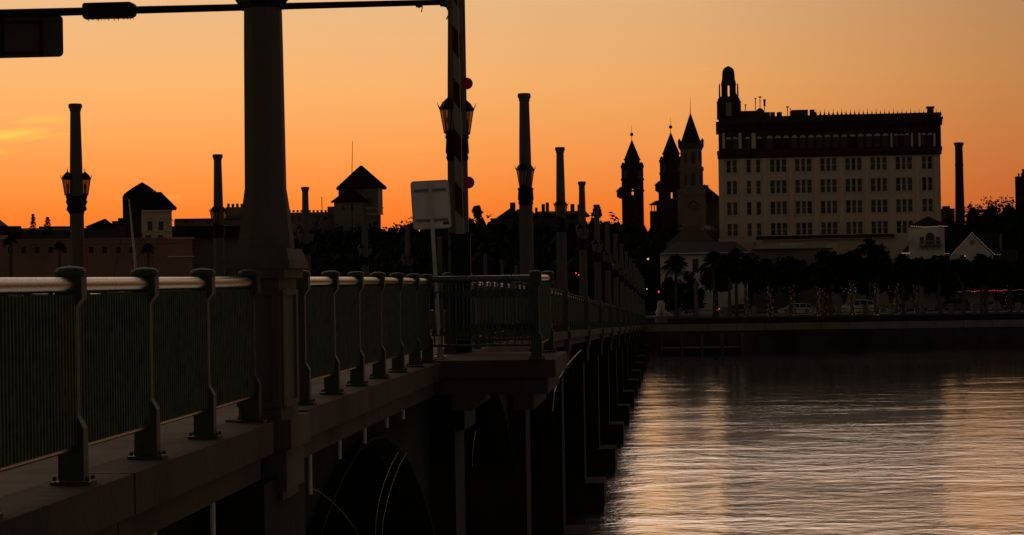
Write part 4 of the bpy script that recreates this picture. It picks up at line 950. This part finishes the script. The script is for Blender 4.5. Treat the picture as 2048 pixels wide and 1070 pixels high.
f, r_, o = house('hip-roofed square tower with arched windows and a flagpole', 720, 400, [(681, 765, 376, 950, 0, 8.4, 'gray'), (672, 730, 404, 950, -2.5, 2, 'gray')], [('hip', 672, 774, 375, 331, 720, 724, -1, 9.4), ('hip', 661, 738, 403, 376, 698, 706, -3.3, 2)], (), 'square_tower')
for x in (738,): q = MB(o); arch(q, f, x, 394, 412, 12, -.05, .04); q.build('window', 'glass', r_)
for x in (687, 704): q = MB(o); f.box(q, x-2, x+2, 412, 420, -2.56, -2.51); q.build('window', 'glass', r_)
q = MB(o); f.box(q, 756, 765.3, 376, 428, -.12, -.01); f.box(q, 730, 767, 415, 417, -.25, -.01); f.box(q, 730, 767, 427, 429.5, -.35, -.01); q.build('corner_trim', 'cream', r_)
f2 = F(706, 396); fp = thing('flagpole', 'thin bare flagpole rising past the square tower roof', 'flagpole', f2.w(0, 0, GZ))
q = MB(fp.location); q.tube([f2.w(0, 0, GZ), f2.w(0, 0, f2.Z(707, 380)), f2.w(f2.U(705, 282), 0, f2.Z(705, 282))], [.12, .10, .05], 6); q.build('pole', 'brick', fp)
f2 = F(646, 404); fp = thing('mast', 'short thin mast left of the square tower', 'mast', f2.w(0, 4, GZ)); q = MB(fp.location); q.tube([f2.w(0, 4, GZ), f2.w(0, 4, f2.Z(646, 392))], .08, 5); q.build('pole', 'black', fp)
# skyline behind the trees in the middle
house('dark ridge roofs with chimneys left of the barrier-side lamp column', 1020, 430, [(985, 1062, 436, 950, 0, 12)], [('gable', 990, 1040, 437, 415, 1022, 0, 12), ('hip', 1020, 1075, 432, 418, 1035, 1060, 0, 10)], [('chimney', 'dark', (1020, 1031, 405, 425, 3, 5)), ('chimney', 'dark', (1041, 1045, 399, 425, 3, 4)), ('roof_vent', 'dark', (1043, 1050, 404, 420, 4, 5))], 'roofscape')
house('dark roofs with paired chimneys right of the barrier-side lamp column', 1110, 430, [(1066, 1175, 428, 950, 0, 12)], [('hip', 1060, 1180, 432, 422, 1075, 1170, -.5, 12)], [('chimney', 'dark', (1083, 1090, 408, 425, 3, 5)), ('chimney', 'dark', (1091.5, 1098, 405, 425, 3, 5)), ('chimney', 'dark', (1141, 1149, 408, 426, 3, 5)), ('chimney', 'dark', (1155, 1161, 409, 426, 3, 5)), ('chimney', 'dark', (1070, 1075, 415, 426, 3, 4))], 'roofscape')

# ------------------------------------------------------------------ vegetation
def leaves(q, c, rx, ry, rz, n, ls, rnd, clump=26):
    cl_ = []
    for k in range(clump):
        a_ = rnd.uniform(0, 2*math.pi); ph = rnd.uniform(-.9, 1.3); rr = rnd.uniform(.35, .85)
        cl_.append((Vector((rx*rr*math.cos(a_)*math.cos(ph), ry*rr*math.sin(a_)*math.cos(ph), rz*rr*math.sin(ph))), rnd.uniform(.22, .42)))
    for k in range(n):
        cc, cr = cl_[rnd.randrange(clump)]; d = Vector((rnd.gauss(0, 1), rnd.gauss(0, 1), rnd.gauss(0, 1))).normalized()*cr*rnd.random()**.45
        p = c+cc+Vector((d.x*rx, d.y*ry, d.z*rz)); u = Vector((rnd.gauss(0, 1), rnd.gauss(0, 1), rnd.gauss(0, .7))).normalized(); w_ = u.cross(Vector((rnd.gauss(0, 1), rnd.gauss(0, 1), rnd.gauss(0, 1)))).normalized(); s_ = ls*rnd.uniform(.6, 1.4)
        q.add([p-u*s_, p-w_*s_*.5, p+u*s_, p+w_*s_*.5], [(0, 1, 2, 3)])
def tree(label, xpx, D, ytop, wpx, name='oak_tree', ybot=None, n=900, ls=.35, group=None, seed=1, core=True, trunk=True):
    rnd = random.Random(seed); g0 = P(xpx, 560, D); base = Vector((g0.x, g0.y, GZ)); r_ = thing(name, label, 'tree', base, group)
    zt = P(xpx, ytop, D).z; rx = wpx/FPX*D/2; zb = P(xpx, ybot, D).z if ybot else GZ+(zt-GZ)*.3
    c = Vector((base.x, base.y, (zt+zb)/2)); rz = (zt-zb)/2
    q = MB(base); leaves(q, c, rx, rx*.8, rz, n, ls, rnd)
    if core: q.lathe([(rx*.2, zb+rz*.4), (rx*.5, zb+rz*.75), (rx*.5, zb+rz*1.05), (rx*.32, zt-rz*.6), (rx*.06, zt-rz*.45)], (c.x, c.y, 0), 9)
    q.build('crown', 'leaf', r_)
    if trunk:
        q = MB(base); q.tube([base, base+Vector((rnd.uniform(-.2, .2), 0, (zb-GZ)*.6+.5)), Vector((c.x, c.y, zb+rz*.5))], [.32, .24, .15], 8)
        for k in range(4): a_ = rnd.uniform(0, 6.28); q.tube([Vector((c.x, c.y, zb-.3)), Vector((c.x+rx*.35*math.cos(a_), c.y+rx*.35*math.sin(a_), zb+rz*.6)), Vector((c.x+rx*.65*math.cos(a_), c.y+rx*.6*math.sin(a_), zb+rz*1.0))], [.16, .10, .04], 5)
        q.build('trunk', 'bark', r_)
    return r_
# big dark wood behind the bridge: one mass
rnd = random.Random(3); q = MB((0, 0, 0))
def topline(x):
    pts = [(560, 455), (640, 440), (760, 441), (785, 432), (830, 424), (870, 430), (945, 412), (965, 414), (990, 428), (1040, 424), (1090, 428), (1130, 424), (1190, 416), (1205, 420), (1240, 428), (1300, 430), (1345, 440), (1440, 470)]
    for (a_, b_), (c_, d_) in zip(pts, pts[1:]):
        if a_ <= x <= c_: return b_+(d_-b_)*(x-a_)/(c_-a_)
    return 470
for row, (D, dy, n, st_) in enumerate(((392, 0, 640, 24), (360, 22, 420, 27), (335, 48, 420, 30), (312, 76, 420, 34))):
    x = 560+row*6
    while x < (1440 if row < 1 else 1330):
        yt = topline(x)+dy+rnd.uniform(-1, 7); zt = P(x, yt, D).z; rx = rnd.uniform(1.0, 1.35)*st_/FPX*D; c = P(x, 552, D+rnd.uniform(-5, 5)); zb = GZ+.5; rz = (zt-zb)/2; c.z = (zt+zb)/2
        leaves(q, c, rx, rx, rz, n, .42, rnd, 30); q.lathe([(rx*.5, zb), (rx*.72, zb+rz*.9), (rx*.6, zt-rz*.45), (rx*.2, zt-rz*.2)], (c.x, c.y, 0), 8); x += st_*rnd.uniform(.8, 1.1)
for (D, y0, n, st_) in ((385, 0, 420, 26), (352, 26, 420, 30), (330, 58, 420, 30)):
    x = 1888.0
    while x < 2110:
        yt = 424+y0-max(0, min(1, (x-1935)/60))*27*(y0 < 30)+rnd.uniform(-3, 7); zt = P(x, yt, D).z; rx = rnd.uniform(1.0, 1.3)*st_/FPX*D; c = P(x, 552, D+rnd.uniform(-4, 4)); zb = GZ+.5; rz = (zt-zb)/2; c.z = (zt+zb)/2
        leaves(q, c, rx, rx, rz, n, .40, rnd, 30); q.lathe([(rx*.5, zb), (rx*.72, zb+rz*.9), (rx*.6, zt-rz*.45), (rx*.2, zt-rz*.2)], (c.x, c.y, 0), 8); x += st_*rnd.uniform(.8, 1.1)
wood = q.build('wood', 'leaf', kind='stuff')
wood['label'] = 'black mass of trees behind the bridge and behind the gabled house'
# skyline trees told apart
for k, (x, yt, w_, D, yb, lb) in enumerate(((1948, 401, 50, 375, 470, 'small dark tree just right of the smokestack'), (1984, 393, 66, 372, 480, 'rounded dark tree between smokestack and far right edge'),
        (2020, 387, 70, 370, 490, 'tall dark tree near the right edge of the picture'), (2052, 389, 60, 366, 500, 'dark tree cut by the right edge of the picture'),
        (1906, 428, 46, 372, 520, 'low dark tree behind the white tower house'), (1925, 440, 60, 345, 530, 'dark bushy tree behind the gap beside the tower house'), (1990, 425, 70, 345, 530, 'wide dark tree above the gabled house'), (2040, 425, 60, 340, 560, 'broad dark tree at the right edge above the parked cars'),
        (957, 410, 24, 388, 440, 'small sparse treetop just right of the raised barrier arm'), (1196, 414, 22, 395, 440, 'small treetop over the far lamp columns, left of the lone turreted tower'))):
    tree(lb, x, D, yt, w_, 'oak_tree', yb, 700, .30, None, 20+k)
for k, (x, yt, w_, lb) in enumerate(((68, 428, 24, 'slim dark conifer on the left skyline, taller of the pair'), (97, 434, 30, 'small dark pine on the left skyline, shorter of the pair'))):
    D = 392; base = P(x, 560, D); base.z = GZ; r_ = thing('conifer', lb, 'tree', base); rnd = random.Random(k+50); q = MB(base); zt = P(x, yt, D).z; zb = P(x, 470, D).z
    for j in range(420):
        h_ = rnd.random()**.8; z = zb+(zt-zb)*h_; rr = R(w_, D)*(1-h_*.85)*(.5+.5*abs(math.sin(h_*14)))*rnd.random()**.5; a_ = rnd.uniform(0, 6.28); p = Vector((base.x+rr*math.cos(a_), base.y+rr*math.sin(a_), z)); u = Vector((math.cos(a_), math.sin(a_), -.2))*.25; w2_ = Vector((-math.sin(a_), math.cos(a_), .5))*.1
        q.add([p-u, p-w2_, p+u, p+w2_], [(0, 1, 2, 3)])
    q.build('crown', 'leaf', r_); q = MB(base); q.tube([base, Vector((base.x, base.y, zt-.2))], [.25, .04], 6); q.build('trunk', 'bark', r_)
def palm(label, xpx, D, ytop, wpx, seed, group=None, nf=48):
    rnd = random.Random(seed); base = P(xpx, 560, D); base.z = GZ; r_ = thing('palm_tree', label, 'tree', base, group); q = MB(base)
    R_ = R(wpx, D); zt = P(xpx, ytop, D).z; zc = zt-R_*.45; c = Vector((base.x, base.y, zc))
    for k in range(nf):
        a_ = 2*math.pi*k/nf*2.618+rnd.uniform(-.2, .2); el = rnd.uniform(-.15, 1.5); L = R_*rnd.uniform(.85, 1.1); pts = []
        for j in range(7):
            s_ = j/6; r2 = L*s_*math.cos(el)*(1-.15*s_)+.0; z2 = L*s_*math.sin(el)-L*.55*s_*s_; pts.append(c+Vector((r2*math.cos(a_), r2*math.sin(a_), z2)))
        sd_ = Vector((-math.sin(a_), math.cos(a_), 0))
        for j in range(1, 7):
            for h_ in (0, .5):
                p = pts[j-1].lerp(pts[j], h_); dd = (pts[j]-pts[j-1]).normalized(); wl = R_*.26*math.sin(math.pi*min(.95, (j-.5+h_*.8)/6.6)+.1)
                for s_ in (-1, 1):
                    tip = p+sd_*s_*wl+dd*wl*.6-UP*wl*.55; q.add([p, p+dd*R_*.07, tip], [(0, 1, 2)])
        q.tube([pts[0], pts[3], pts[6]], [.05, .035, .01], 3)
    q.build('crown', 'leaf2', r_)
    q = MB(base); q.lathe([(.34, GZ), (.24, GZ+.6), (.21, zc-.8), (.33, zc-.3), (.2, zc+.1)], (base.x, base.y, 0), 8); q.build('trunk', 'bark', r_)
    return r_
palm('feathery palm against the white wall at the bridge foot', 1352, 288, 512, 80, 1, nf=60); tree('dark bush at the foot of the white waterfront wall', 1352, 290, 560, 50, 'shrub', 632, 900, .3, seed=77, trunk=False); tree('dark shrub under the white wall window', 1384, 292, 546, 62, 'shrub', 636, 1600, .34, seed=79, trunk=False); tree('rounded dark shrub just left of the white wall palm', 1334, 292, 556, 44, 'shrub', 636, 1200, .32, seed=80, trunk=False); tree('dark round tree right of the white wall window', 1432, 290, 516, 74, 'oak_tree', 590, 1600, .35, seed=78); palm('large dark palm right of the white wall window', 1428, 287, 505, 84, 2)
palm('dark palm at the far left in front of the pink building', 22, 310, 472, 44, 3); palm('small dark palm before the pink building, left of the first column', 120, 312, 484, 40, 4); palm('dark palm before the pink building near the leaning mast', 297, 312, 488, 44, 5)
palm('dark palm rising between the first promenade trees', 1472, 283, 498, 60, 11); palm('dark palm between the two white cars', 1648, 283, 500, 58, 12); palm('dark palm just left of the tower house', 1806, 284, 508, 54, 13); palm('dark palm in front of the gabled house', 1962, 282, 508, 56, 14)
palm('tall dark palm standing above the promenade trees before the office block', 1740, 300, 478, 70, 6)
tx = [1458, 1490, 1539, 1580, 1634, 1662, 1704, 1752, 1792, 1832, 1880, 1925, 1972, 2020, 2062]
names_t = ['beside the tall gatepost pillar', 'over the dark parked car', 'left of the white hatchback', 'over the white hatchback', 'right of the white hatchback', 'between the two white cars', 'over the white estate car', 'right of the white estate car', 'left of the arched doorway', 'before the tower house', 'over the dark parked van', 'before the gabled house', 'under the red string of lights', 'near the right edge', 'cut by the right edge']
for k, (x, nm_) in enumerate(zip(tx, names_t)):
    D = 279+ (k*37 % 7)
    tree(f'clipped dark promenade tree {nm_}', x, D, (506, 512, 524, 516, 526, 510, 497, 492, 519, 514, 503, 519, 513, 524, 505)[k], (66, 58, 84, 62, 74, 56, 80, 70, 52, 76, 68, 58, 84, 60, 78)[k], 'promenade_tree', (578, 570, 584, 574, 580)[k % 5], 2200, .34, 'trees along the promenade', 100+k)
# foliage belt behind, under the buildings
for k in range(13):
    x = 1500+k*47; tree(f'dark street tree across the road, {ORD[k]} from the left', x, 308, 508+(k*29 % 13), 70, 'street_tree', 600, 1000, .42, 'street trees across the bayfront road', 200+k)
# wrapped trunk lights
for k, (x, n_) in enumerate(((1428, 14), (1490, 22), (1539, 44), (1583, 26), (1634, 40), (1648, 16), (1704, 44), (1752, 40), (1775, 18), (1792, 30), (1832, 20), (2012, 12))):
    D = 279+((tx.index(x) if x in tx else k)*37 % 7); rnd = random.Random(300+k); c = P(x, 560, D); pts = []
    y0, y1 = (568, 638) if n_ > 20 else (572, 630)
    for j in range(int(n_*.7)):
        s_ = j/n_/.7; a_ = rnd.uniform(0, 6.28); w_ = .42 if n_ > 30 else .34; z_ = P(x, y0+(y1-y0)*s_+rnd.uniform(-1, 1), D).z
        pts.append((c.x+w_*math.cos(a_)+rnd.uniform(-.12, .12), c.y-abs(w_*math.sin(a_))-.1, max(z_, GZ+.15)))
    bulbs('string_lights', f'warm bulbs wound round a trunk, {ORD[k]} wrapped trunk from the left', pts, .036, 'bulbdim', 'string lights', 'tree trunks wrapped in lights')
pts = [P(1916+k*3.3, 583-(k*.08)+.8*math.sin(k*.8), 292) for k in range(46)]
bulbs('string_lights', 'long horizontal string of red lights at the right edge', pts[8:30], .06, 'bulbred'); bulbs('string_lights', 'string of yellow lights ending at the right edge', pts[30:], .045, 'bulbdim'); bulbs('string_lights', 'short white run of lights left of the red string', pts[:8], .045, 'bulbdim')
pts = [P(1683+k*4.5, 576+((k*7) % 12), 290) for k in range(7)]; bulbs('string_lights', 'loose cluster of bulbs above the white estate car bonnet', pts, .05, 'bulbdim')

# ------------------------------------------------------------------ vehicles
def car(label, x0, x1, yb, D, paint, kind='suv', flip=False, head=False, tail=False, group=None):
    a_, b_ = P(x0, yb, D), P(x1, yb, D); L = b_.x-a_.x; sgn = -1 if flip else 1; base = Vector(((a_.x+b_.x)/2, D, GZ+.03)); r_ = thing('parked_car', label, 'car', base, group or 'cars along the bayfront road')
    k = L/4.6; H = {'suv': 1.68, 'hatch': 1.48, 'van': 1.95}[kind]*k
    X_ = lambda f_: base.x+sgn*(f_-.5)*L
    def loft(prof, w0, w1, zsplit, m, nm, y_in=0):
        q = MB(base); n = len(prof); vs = []
        for s_, in ((-1,), (1,)):
            for fx, z in prof:
                wv_ = w0 if z <= zsplit else w0+(w1-w0)*(z-zsplit)/(1-zsplit); vs.append(Vector((X_(fx), base.y+s_*wv_*k/2, base.z+z*H)))
        fs = [tuple(range(n)), tuple(range(2*n-1, n-1, -1))]+[(i, (i+1) % n, (i+1) % n+n, i+n) for i in range(n)]
        q.add(vs, fs); return q.build(nm, m, r_)
    body = [(.01, .20), (.0, .34), (.015, .46), (.06, .52), (.22, .585), (.27, .60), (.93, .63), (.985, .58), (1.0, .42), (.995, .22), (.92, .16), (.10, .15)]
    cab = [(.24, .60), (.38, .93), (.46, .985), (.62, 1.0), (.80, .98), (.88, .93), (.97, .62)] if kind != 'hatch' else [(.22, .59), (.40, .93), (.50, .99), (.64, 1.0), (.78, .95), (.90, .76), (.95, .62)]
    loft(body, 1.80, 1.72, .5, paint, 'body'); loft(cab, 1.66, 1.30, .6, 'glass', 'cabin_glass')
    roofp = [(.375, .93), (.46, .99), (.62, 1.006), (.80, .986), (.885, .935), (.87, .90), (.78, .935), (.62, .955), (.46, .94), (.39, .89)]
    loft(roofp, 1.46, 1.36, .6, paint, 'roof')
    for f0, f1, z0, z1 in ((.225, .375, .60, .935), (.575, .60, .61, .96), (.775, .80, .61, .95), (.885, .96, .93, .625)):
        for s_ in (-1, 1):
            q = MB(base); q.tube([Vector((X_(f0), base.y+s_*.82*k, base.z+z0*H)), Vector((X_(f1), base.y+s_*.69*k, base.z+z1*H))], .045*k, 5); q.build('pillar', paint, r_)
    for fx in (.19, .80):
        for s_ in (-1, 1):
            q = MB(base); c = Vector((X_(fx), base.y+s_*.80*k, base.z+.33*k)); q.lathe([(.33*k, -.11), (.34*k, 0), (.33*k, .11)], c, 16, (Vector((1,0,0)), UP, Vector((0, 1, 0)))); wh = q.build('wheel', 'tyre', r_)
            q = MB(base); q.lathe([(.20*k, 0), (.17*k, .02), (.05*k, .025)], c+Vector((0, s_*.112, 0)), 10, (Vector((1,0,0)), UP, Vector((0, s_, 0)))); q.build('rim', 'galv', wh)
    for s_ in (-1, 1):
        q = MB(base); q.box((X_(.03), base.y+s_*.62*k, base.z+.47*H), (.16, .36*k, .14)); q.build('headlight', 'lampwhite' if head else 'galv', r_)
        q = MB(base); q.box((X_(.985), base.y+s_*.68*k, base.z+.55*H), (.12, .26*k, .24)); q.build('tail_light', 'tail' if tail else 'red', r_)
        q = MB(base); q.box((X_(.31), base.y+s_*.98*k, base.z+.63*H), (.10, .18, .13)); q.build('mirror', paint, r_)
    return r_
car('white hatchback with sloping tail between wrapped trunks', 1557, 1626, 621, 296, 'carwhite', 'hatch'); car('white estate car with roof rails behind a lit trunk', 1673, 1749, 620, 296, 'carwhite', 'suv')
car('dark parked car left of the white hatchback', 1442, 1512, 622, 296, 'cardark', 'hatch', tail=False); car('pale car partly hidden right of the white estate car', 1755, 1812, 620, 297, 'carsilver', 'hatch')
car('dark van parked left of the tall pillar', 1815, 1852, 622, 297, 'cardark', 'suv', head=False); car('dark blue parked van right of the tall pillar', 1872, 1938, 620, 295, 'cardark', 'van'); car('silver car near the right edge below the red lights', 1935, 2000, 620, 298, 'carsilver', 'hatch')
bulbs('tail_lamp', 'red tail lamp glowing behind the first lit trunk', [P(1438, 618, 290)], .13, 'bulbred', 'lamp')
# traffic and signals at the bridge end
for k, (x, y, m_, r_) in enumerate(((1227, 528, 'tail', .16), (1259, 518, 'bulbred', .10), (1296, 518, 'bulb', .17), (1277, 567, 'tail', .08), (1284, 562, 'tail', .12), (1250, 567, 'bulb', .08), (1264, 571, 'bulb', .07), (1294, 578, 'bulb', .10), (1318, 583, 'tail', .16), (1152, 546, 'tail', .07), (1158, 550, 'tail', .10), (1265, 576, 'bulbdim', .08), (1288, 584, 'bulbdim', .08), (1281, 573, 'bulbdim', .09))):
    lbs = ['red signal light above the far bridge lamps', 'faint red light high behind the far lamp columns', 'single white street light over the bridge end', 'small red brake light at the road end', 'brightest red brake light at the road end', 'small warm light left of the road end traffic', 'tiny warm light below the road end traffic', 'warm headlight right of the road end', 'red signal lamp left of the lion statue', 'small red light left of the fourth lamp column', 'red light between the near lamp columns', 'dim lamp low at the road end', 'dim lamp near the crossing', 'dim lamp under the brake lights']
    D = 300; c = P(x, y, D); t_ = thing('street_light', lbs[k], 'light', (c.x, c.y, GZ)); q = MB(t_.location); q.tube([(c.x, c.y+.15, GZ), (c.x, c.y+.15, c.z)], .05, 5); q.build('pole', 'black', t_)
    q = MB(t_.location); q.lathe([(.02, -r_), (r_*.8, -r_*.5), (r_, 0), (r_*.8, r_*.5), (.02, r_)], c, 8); q.build('lamp', m_, t_)
for k, (x, D, m_) in enumerate(((1262, 250, 'cardark'), (1283, 290, 'carsilver'))):
    t = t_at(x, -8.5); base = Wp(min(t, 280), -8.5 if k == 0 else -6, -1.45); r_ = thing('road_car', ['dark car driving away near the far end of the bridge', 'silver car leaving the bridge at its far end'][k], 'car', base)
    q = MB(base)
    q.hexa([base+NN*i*w_+B*j*2.2+UP*z for w_, z in ((.88, .3), (.9, .85)) for i, j in ((-1,-1), (1,-1), (1,1), (-1,1))]); q.build('body', m_, r_)
    q = MB(base); q.hexa([base+NN*i*w_+B*j*l_+UP*z for w_, l_, z in ((.84, 1.5, .85), (.66, 1.0, 1.45)) for i, j in ((-1,-1), (1,-1), (1,1), (-1,1))]); q.build('cabin', 'glass', r_)
    for s_ in (-1, 1):
        q = MB(base); q.box(base+NN*s_*.7-B*2.22+UP*.72, (.3, .05, .14), BAX); q.build('tail_light', 'tail', r_)
        for j in (-1, 1): q = MB(base); q.lathe([(.32, -.1), (.32, .1)], base+NN*s_*.8+B*j*1.35+UP*.32, 12, (B, UP, NN)); q.build('wheel', 'tyre', r_)

# ------------------------------------------------------------------ marble lion at the bridge foot
c = P(1322, 632, 279); base = Vector((c.x, c.y, GZ)); zb = P(1322, 632, 279).z
ln = thing('lion_statue', 'white marble seated lion on a pale plinth at the bridge foot', 'statue', base)
q = MB(base); q.box((c.x, c.y, (GZ+zb)/2-.25), (1.5, 2.6, zb-GZ+.5)); q.box((c.x, c.y, zb-.08), (1.8, 2.9, .2)); q.build('plinth', 'gray', ln)
q = MB(base); o = Vector((c.x, c.y, zb)); k = 2.15
q.tube([o+Vector((0, .55, .1))*1, o+Vector((0, .45, .45*k)), o+Vector((0, -.05, .62*k)), o+Vector((0, -.30, .72*k))], [.50, .56, .50, .38], 12)
q.tube([o+Vector((0, -.25, .66*k)), o+Vector((0, -.38, .80*k)), o+Vector((0, -.42, .93*k)), o+Vector((0, -.42, .99*k))], [.50, .54, .40, .12], 12)     # mane and head
q.tube([o+Vector((0, -.5, .83*k)), o+Vector((0, -.9, .80*k))], [.26, .18], 9)
for s_ in (-1, 1):
    q.tube([o+Vector((s_*.28, -.35, .60*k)), o+Vector((s_*.30, -.55, .3*k)), o+Vector((s_*.30, -.58, .08)), o+Vector((s_*.30, -.85, .06))], [.22, .17, .14, .13], 8)
    q.tube([o+Vector((s_*.38, .55, .30*k)), o+Vector((s_*.50, .10, .22*k)), o+Vector((s_*.48, -.1, .10)), o+Vector((s_*.46, -.45, .09))], [.34, .27, .17, .13], 8)
    q.tube([o+Vector((s_*.22, -.40, .97*k)), o+Vector((s_*.26, -.40, 1.03*k))], [.10, .04], 6)
q.tube([o+Vector((.1, .95, .1)), o+Vector((.5, 1.05, .12)), o+Vector((.75, .7, .12)), o+Vector((.78, .3, .14))], [.08, .07, .07, .12], 6)
q.build('lion', 'marble', ln, smooth=True)

# ------------------------------------------------------------------ moored sailing boat left of the bridge
D = 150; m0, m1 = P(271, 530, D), P(258, 398, D)
sb = thing('sailing_boat', 'moored sailing boat whose leaning bare mast rises before the gatehouse', 'boat', (m0.x+.6, m0.y, 0)); o = sb.location.copy()
q = MB(o); vs = []; n = 9
for i in range(n):
    s_ = i/(n-1); x = -4.5+9*s_; w_ = 1.35*math.sin(math.pi*(s_*.85+.12)); 
    for yy, z in ((-w_, 1.1), (-w_*.8, .3), (0, -.5), (w_*.8, .3), (w_, 1.1)): vs.append(o+Vector((x, yy, z)))
fs = [(i*5+j, i*5+j+1, i*5+j+6, i*5+j+5) for i in range(n-1) for j in range(4)]+[(i*5+4, i*5, i*5+5, i*5+9) for i in range(n-1)]+[(0, 1, 2, 3, 4), tuple((n-1)*5+k for k in (4, 3, 2, 1, 0))]
q.add(vs, fs); q.build('hull', 'canvas', sb)
q = MB(o); q.hexa([o+Vector((x, y, z)) for z, e_ in ((1.1, 0), (1.6, .2)) for x, y in ((-2+e_, -.8+e_), (1.5-e_, -.8+e_), (1.5-e_, .8-e_), (-2+e_, .8-e_))]); q.build('cabin', 'canvas', sb)
q = MB(o); q.tube([Vector((m0.x+.35, m0.y, 1.1)), m0, m1], [.11, .10, .06], 8); q.build('mast', 'galv', sb)
q = MB(o); q.tube([m1, o+Vector((4.3, 0, 1.1))], .02, 4); q.tube([m1, o+Vector((-4.3, 0, 1.1))], .02, 4); q.tube([P(262, 450, D), P(285, 490, D), o+Vector((1.2, 1.2, 1.1))], .02, 4); q.build('stay', 'black', sb)
